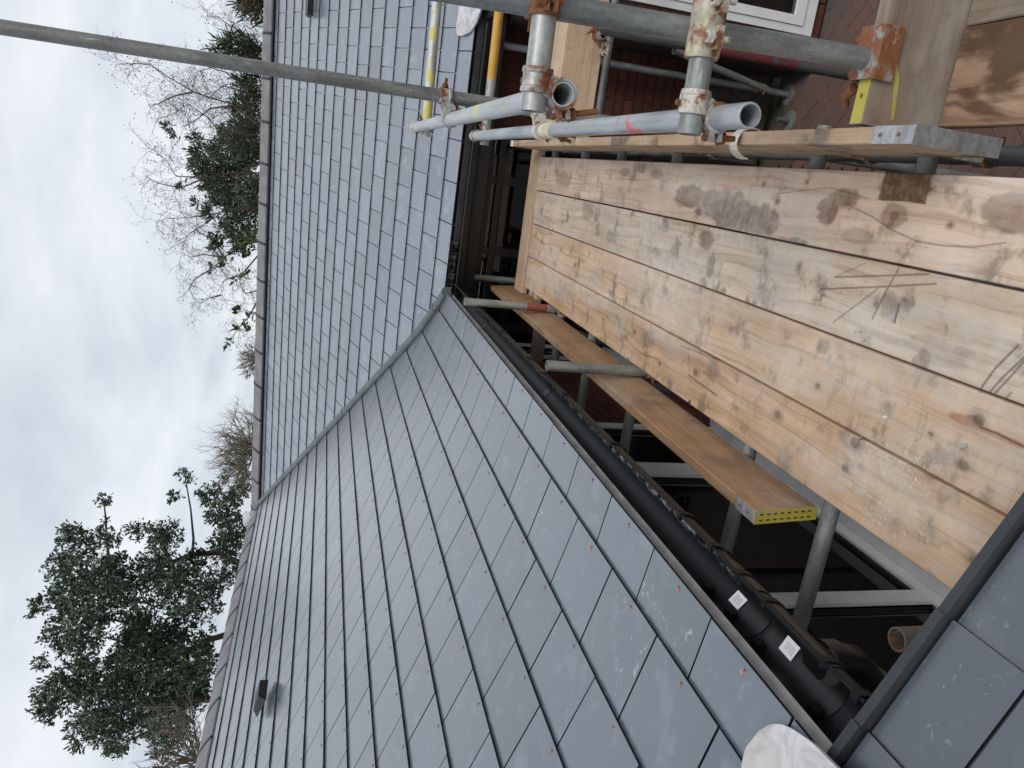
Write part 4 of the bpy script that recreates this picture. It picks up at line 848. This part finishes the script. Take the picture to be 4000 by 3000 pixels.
def twigs(name, paths, D, mat, parent, conv, per=7, ln=.55, rad=.006, gen=2, droop=-.15, r0=.03, jit=1.2, wig=.35, leaves=None, fan=.9):
    m_ = MB(); tips = []
    def grow(p, d, L, r, g):
        pts = [p]; q = p.copy(); dd = d.copy(); k = 5 if g else 4
        for _ in range(k):
            dd = (dd+Vector((random.gauss(0, wig), random.gauss(0, wig), random.gauss(0, wig)+droop))*.45).normalized(); q = q+dd*L/k; pts.append(q.copy())
        m_.tube(pts, [r*(1-.75*i/k) for i in range(k+1)], 4, False); tips.append(q)
        if g > 0:
            for _ in range(3 if g > 1 else 4):
                i = random.randint(1, k-1); e = (pts[i+1]-pts[i]).normalized(); nd = (e+Vector((random.gauss(0, fan), random.gauss(0, fan), random.gauss(0, fan)))*.75).normalized(); grow(pts[i], nd, L*random.uniform(.45, .7), r*.6, g-1)
    for pts in paths:
        off = random.uniform(-jit, jit); q = [Vector(at(*conv(x, y, 0)[:2], D+off+random.uniform(-.15, .15))) for x, y in pts]; n = len(q)
        m_.tube(q, [r0*(1-.8*i/(n-1)) for i in range(n)], 6)
        for i in range(n-1):
            for _ in range(per):
                t = random.random(); p = q[i].lerp(q[i+1], t); e = (q[i+1]-q[i]).normalized(); nd = (e*.7+Vector((random.gauss(0, fan), random.gauss(0, fan), random.gauss(0, fan)))).normalized(); grow(p, nd, ln*random.uniform(.5, 1.25), rad, gen)
    o = m_.build(name, mat, parent)
    return o, tips
def leaf_at(name, tips, leaf, mat, parent, per=1, keep=1.):
    P = np.array([tuple(t) for t in tips if random.random() < keep]); P = np.repeat(P, per, 0)+rng.normal(size=(len(P)*per, 3))*leaf*1.2; n = len(P)
    d = rng.normal(size=(n, 3)); d[:, 2] -= .3; d /= np.linalg.norm(d, axis=1)[:, None]; s = np.cross(d, rng.normal(size=(n, 3))); s /= np.linalg.norm(s, axis=1)[:, None]; L = leaf*(.7+.6*rng.random((n, 1)))
    V = np.stack([P, P+d*L*.45+s*L*.28, P+d*L, P+d*L*.45-s*L*.28], 1).reshape(-1, 3); F = np.arange(len(V)).reshape(-1, 4)
    return link(name, arr_mesh(name, V, F, {'var': np.repeat(rng.random(n), 4)}), mat, parent, fix=False)
def tree_root(name, px, py, D, label, cat='tree', group='trees behind the roofs'):
    p = at(px, py, D); e = empty(name, (p.x, p.y, GZ)); tag(e, label, cat, group); return e
# big glossy evergreen behind the left ridge
HC = [(380, 400, 60), (460, 470, 85), (330, 560, 80), (420, 650, 110), (300, 720, 55), (200, 790, 45), (420, 800, 105), (560, 620, 95), (600, 750, 100), (480, 920, 105), (300, 930, 65), (380, 1000, 60), (640, 560, 65), (560, 215, 38), (575, 320, 18), (545, 375, 25), (600, 420, 45), (700, 680, 95), (820, 560, 85), (900, 620, 110), (980, 700, 115), (1050, 560, 80), (900, 400, 75), (940, 190, 34), (995, 70, 32), (1020, 110, 22), (1130, 180, 65), (1200, 280, 85), (1280, 180, 65), (1210, 90, 22), (1330, 110, 40), (1280, 380, 90), (1220, 470, 95), (1260, 600, 65), (1150, 680, 80), (1070, 800, 80), (950, 850, 55), (760, 860, 105), (780, 960, 115), (720, 1010, 85), (650, 1080, 75), (900, 980, 95), (1000, 960, 80), (1100, 1000, 55), (480, 1100, 50), (400, 1170, 75), (300, 1200, 50), (220, 1250, 40), (250, 1340, 60), (350, 1280, 70), (480, 1230, 90), (600, 1180, 95), (750, 1150, 105), (880, 1120, 110), (1000, 1120, 120), (1090, 1100, 90), (560, 1330, 105), (700, 1310, 120), (850, 1290, 120), (980, 1280, 120), (1080, 1240, 70), (460, 1420, 80), (560, 1450, 85), (650, 1480, 75), (780, 1420, 75), (900, 1440, 75), (980, 1430, 60), (620, 1560, 40), (420, 1540, 30), (740, 375, 48), (230, 1090, 35), (850, 430, 50), (1180, 800, 25), (1150, 900, 20), (880, 1560, 50), (960, 1540, 30)]
D1 = 28; tr = tree_root('evergreen_tree', 700, 2500, D1, 'large dark glossy-leaved evergreen tree at the lower left of the picture')
crown('crown', HC, D1, 2.6, .112, .85, 'leaf_holly', tr, c5, .46)
limbs('trunk', [[(1900, 700), (1300, 560), (1180, 495), (1040, 505), (930, 545), (800, 620), (600, 640), (420, 640)], [(1040, 505), (1045, 420), (1030, 260), (1000, 90)], [(1900, 1000), (1220, 940), (1100, 975), (960, 1060), (700, 1150), (500, 1240), (250, 1350)], [(960, 1060), (760, 900), (480, 820), (220, 790)], [(930, 545), (800, 330), (745, 370)], [(600, 640), (575, 420), (570, 300), (560, 215)], [(1300, 1300), (980, 1280), (700, 1330), (460, 1420)], [(980, 1280), (880, 1420), (640, 1540)]], D1, 'bark', tr, c5, .13, .018)
# broad-leaved evergreen in the middle
MC = [(1290, 900, 40), (1310, 1000, 50), (1340, 1100, 75), (1450, 1000, 75), (1500, 880, 50), (1560, 950, 75), (1600, 830, 55), (1650, 900, 95), (1400, 1200, 75), (1500, 1150, 100), (1620, 1100, 100), (1700, 1000, 75), (1450, 1300, 70), (1560, 1300, 95), (1680, 1250, 100), (1300, 1340, 25), (1380, 1420, 40), (1580, 1420, 80), (1690, 1400, 75), (1480, 1500, 40), (1560, 1560, 55), (1650, 1560, 60), (1440, 1620, 35), (1600, 1650, 45), (1120, 840, 25), (1200, 1220, 18), (1160, 900, 14)]
D2 = 19; t2_ = tree_root('evergreen_tree', 900, 650, D2, 'dark spiky evergreen among the bare birch twigs behind the far ridge')
crown('crown', MC, D2, 1.2, .105, 1.9, 'leaf_holly', t2_, c3, .30, .7)
limbs('trunk', [[(2100, 1100), (1700, 1090), (1560, 1150), (1370, 1180)], [(1700, 1090), (1560, 950), (1300, 920)], [(1750, 1500), (1590, 1640), (1440, 1440)]], D2, 'bark', t2_, c3, .045, .010)
# conifers
for cl_, lab, mt, px in (([(1500, 280, 50), (1560, 300, 70), (1640, 330, 85), (1700, 380, 85), (1450, 350, 42), (1620, 250, 34), (1690, 300, 60)], 'dark green conifer just above the long scaffold pole in the picture', 'leaf_conifer', (1640, 330)), ([(1600, 530, 35), (1650, 560, 55), (1710, 600, 60), (1700, 520, 50), (1590, 690, 50), (1650, 740, 80), (1720, 700, 70), (1690, 850, 70)], 'brownish conifer just below the long scaffold pole in the picture', 'leaf_conifer', (1680, 640)), ([(1700, 20, 80), (1660, 50, 55), (1735, 120, 45), (1640, -20, 50), (1720, -60, 90)], 'brown shrub at the upper edge of the picture behind the far ridge', 'leaf_brown', (1700, 20))):
    D3 = 17; pxy = c3(*px, 0); e = tree_root('conifer_tree', pxy[0], pxy[1], D3, lab, 'tree'); crown('crown', cl_, D3, .5, .15, 2.6, mt, e, c3, .13, 1.0, .4, 7); limbs('trunk', [[(2100, px[1]), (1750, px[1]), (px[0]-60, px[1])]], D3, 'bark', e, c3, .08, .02)
# bare birch with fine hanging twigs
BP = [[(1800, 900), (1700, 820), (1540, 690), (1400, 650), (1285, 610), (1100, 500), (1000, 430), (900, 420), (840, 440)], [(1285, 610), (1150, 640), (1050, 690), (985, 700)], [(1740, 640), (1600, 600), (1480, 570), (1400, 640), (1330, 560)], [(1700, 900), (1500, 880), (1440, 850), (1380, 780), (1250, 690), (1150, 760), (1040, 790)], [(1750, 1150), (1530, 1150), (1370, 1180), (1170, 1170), (1100, 1060), (1010, 990)], [(1370, 1180), (1200, 1250), (1060, 1220), (960, 1170)], [(1750, 1390), (1530, 1390), (1440, 1420), (1300, 1440), (1100, 1455), (1030, 1480)], [(1750, 430), (1650, 290), (1590, 200), (1500, 150), (1410, 85)], [(1640, 1640), (1450, 1430), (1250, 1560), (1210, 1640)], [(1600, 560), (1500, 480), (1400, 450), (1300, 480)], [(1550, 700), (1400, 720), (1300, 800), (1200, 850)]]
D4 = 16; bt = tree_root('bare_birch_tree', 1000, 480, D4, 'bare birch with fine hanging twigs crossed by the long scaffold pole')
_, tips = twigs('branches', BP, D4, 'twig', bt, c3, 6, .62, .0042, 2, -.22, .017, .8)
leaf_at('catkins', tips, .035, 'leaf_bud', bt, 1, .55)
BP2 = [[(900, 60), (800, 60), (640, 180), (560, 250), (540, 270)], [(640, 180), (560, 60), (480, 20), (400, -40)], [(870, 160), (760, 290), (740, 300), (640, 330), (590, 420)], [(860, 400), (780, 420), (700, 300)], [(860, 470), (800, 580), (740, 640), (670, 740)], [(640, 180), (500, 160), (400, 180)], [(560, 250), (440, 330), (400, 400)], [(620, 430), (540, 450), (470, 490)]]
b2 = tree_root('ivy_clad_tree', 1000, 1050, D4, 'thin bare tree with ivy sprays between the dark evergreen and the small bare bush')
_, tips = twigs('branches', BP2, D4-.5, 'twig', b2, c4, 5, .5, .0042, 2, -.2, .016, .6)
leaf_at('catkins', tips, .03, 'leaf_bud', b2, 1, .5)
crown('ivy', [(600, 80, 40), (650, 180, 35), (560, 250, 25), (740, 300, 30), (800, 100, 55), (720, 60, 35), (740, 530, 18), (800, 600, 26), (720, 640, 16), (670, 735, 18), (830, 30, 50), (560, 20, 22)], D4-.5, .5, .11, .9, 'leaf_ivy', b2, c4, .45)
# rounded bare bushes further off
def bush(base, R_, D, n, label, conv, squash=1.):
    e = tree_root('bare_bush', *conv(*base, 0)[:2], D, label, 'bush', 'bare bushes beyond the far ridge'); paths = []
    for k in range(n):
        a = math.pi*(k+.5)/n; rr = R_*random.uniform(.72, 1.0); pts = [base]
        for i in range(1, 5): t = i/4; pts.append((base[0]-math.sin(a)*rr*t*squash+random.uniform(-.06, .06)*R_, base[1]-math.cos(a)*rr*t*(.55+.45*t)+random.uniform(-.06, .06)*R_))
        paths.append(pts)
    twigs('branches', paths, D, 'twig_pale', e, conv, 5, R_/1.7*D/2900*.42, .009, 1, .12, .03, .6, .3, fan=.6)
bush((845, 1440), 275, 24, 15, 'large rounded bare bush beyond the far ridge, next to the big evergreen', c4)
bush((865, 860), 135, 26, 11, 'small rounded bare bush beyond the far ridge', c4)
bush((1100, 1640), 420, 15, 9, 'bare tree at the bottom edge of the picture below the big evergreen', c5, .75)
bush((1330, 30), 190, 22, 8, 'pale bare bush between the big evergreen and the large rounded bush', c5, .8)
for (x, y), (h, lab) in (((862, 550), (60, 'thin grey flue pipe beyond the middle of the far ridge')), ((850, 1220), (70, 'grey flue pipe beside the large bare bush'))):
    m_ = MB(); a = at(*c4(x, y, 0)[:2], 18); b = at(*c4(x-h, y-2, 0)[:2], 18); m_.tube([(a.x, a.y, GZ), b], .035, 10); q = m_.build('flue_pipe', 'far_pipe', smooth=True); tag(q, lab, 'pipe')
print('slates', len(SL), 'bricks', nb, 'pavers', cnt)
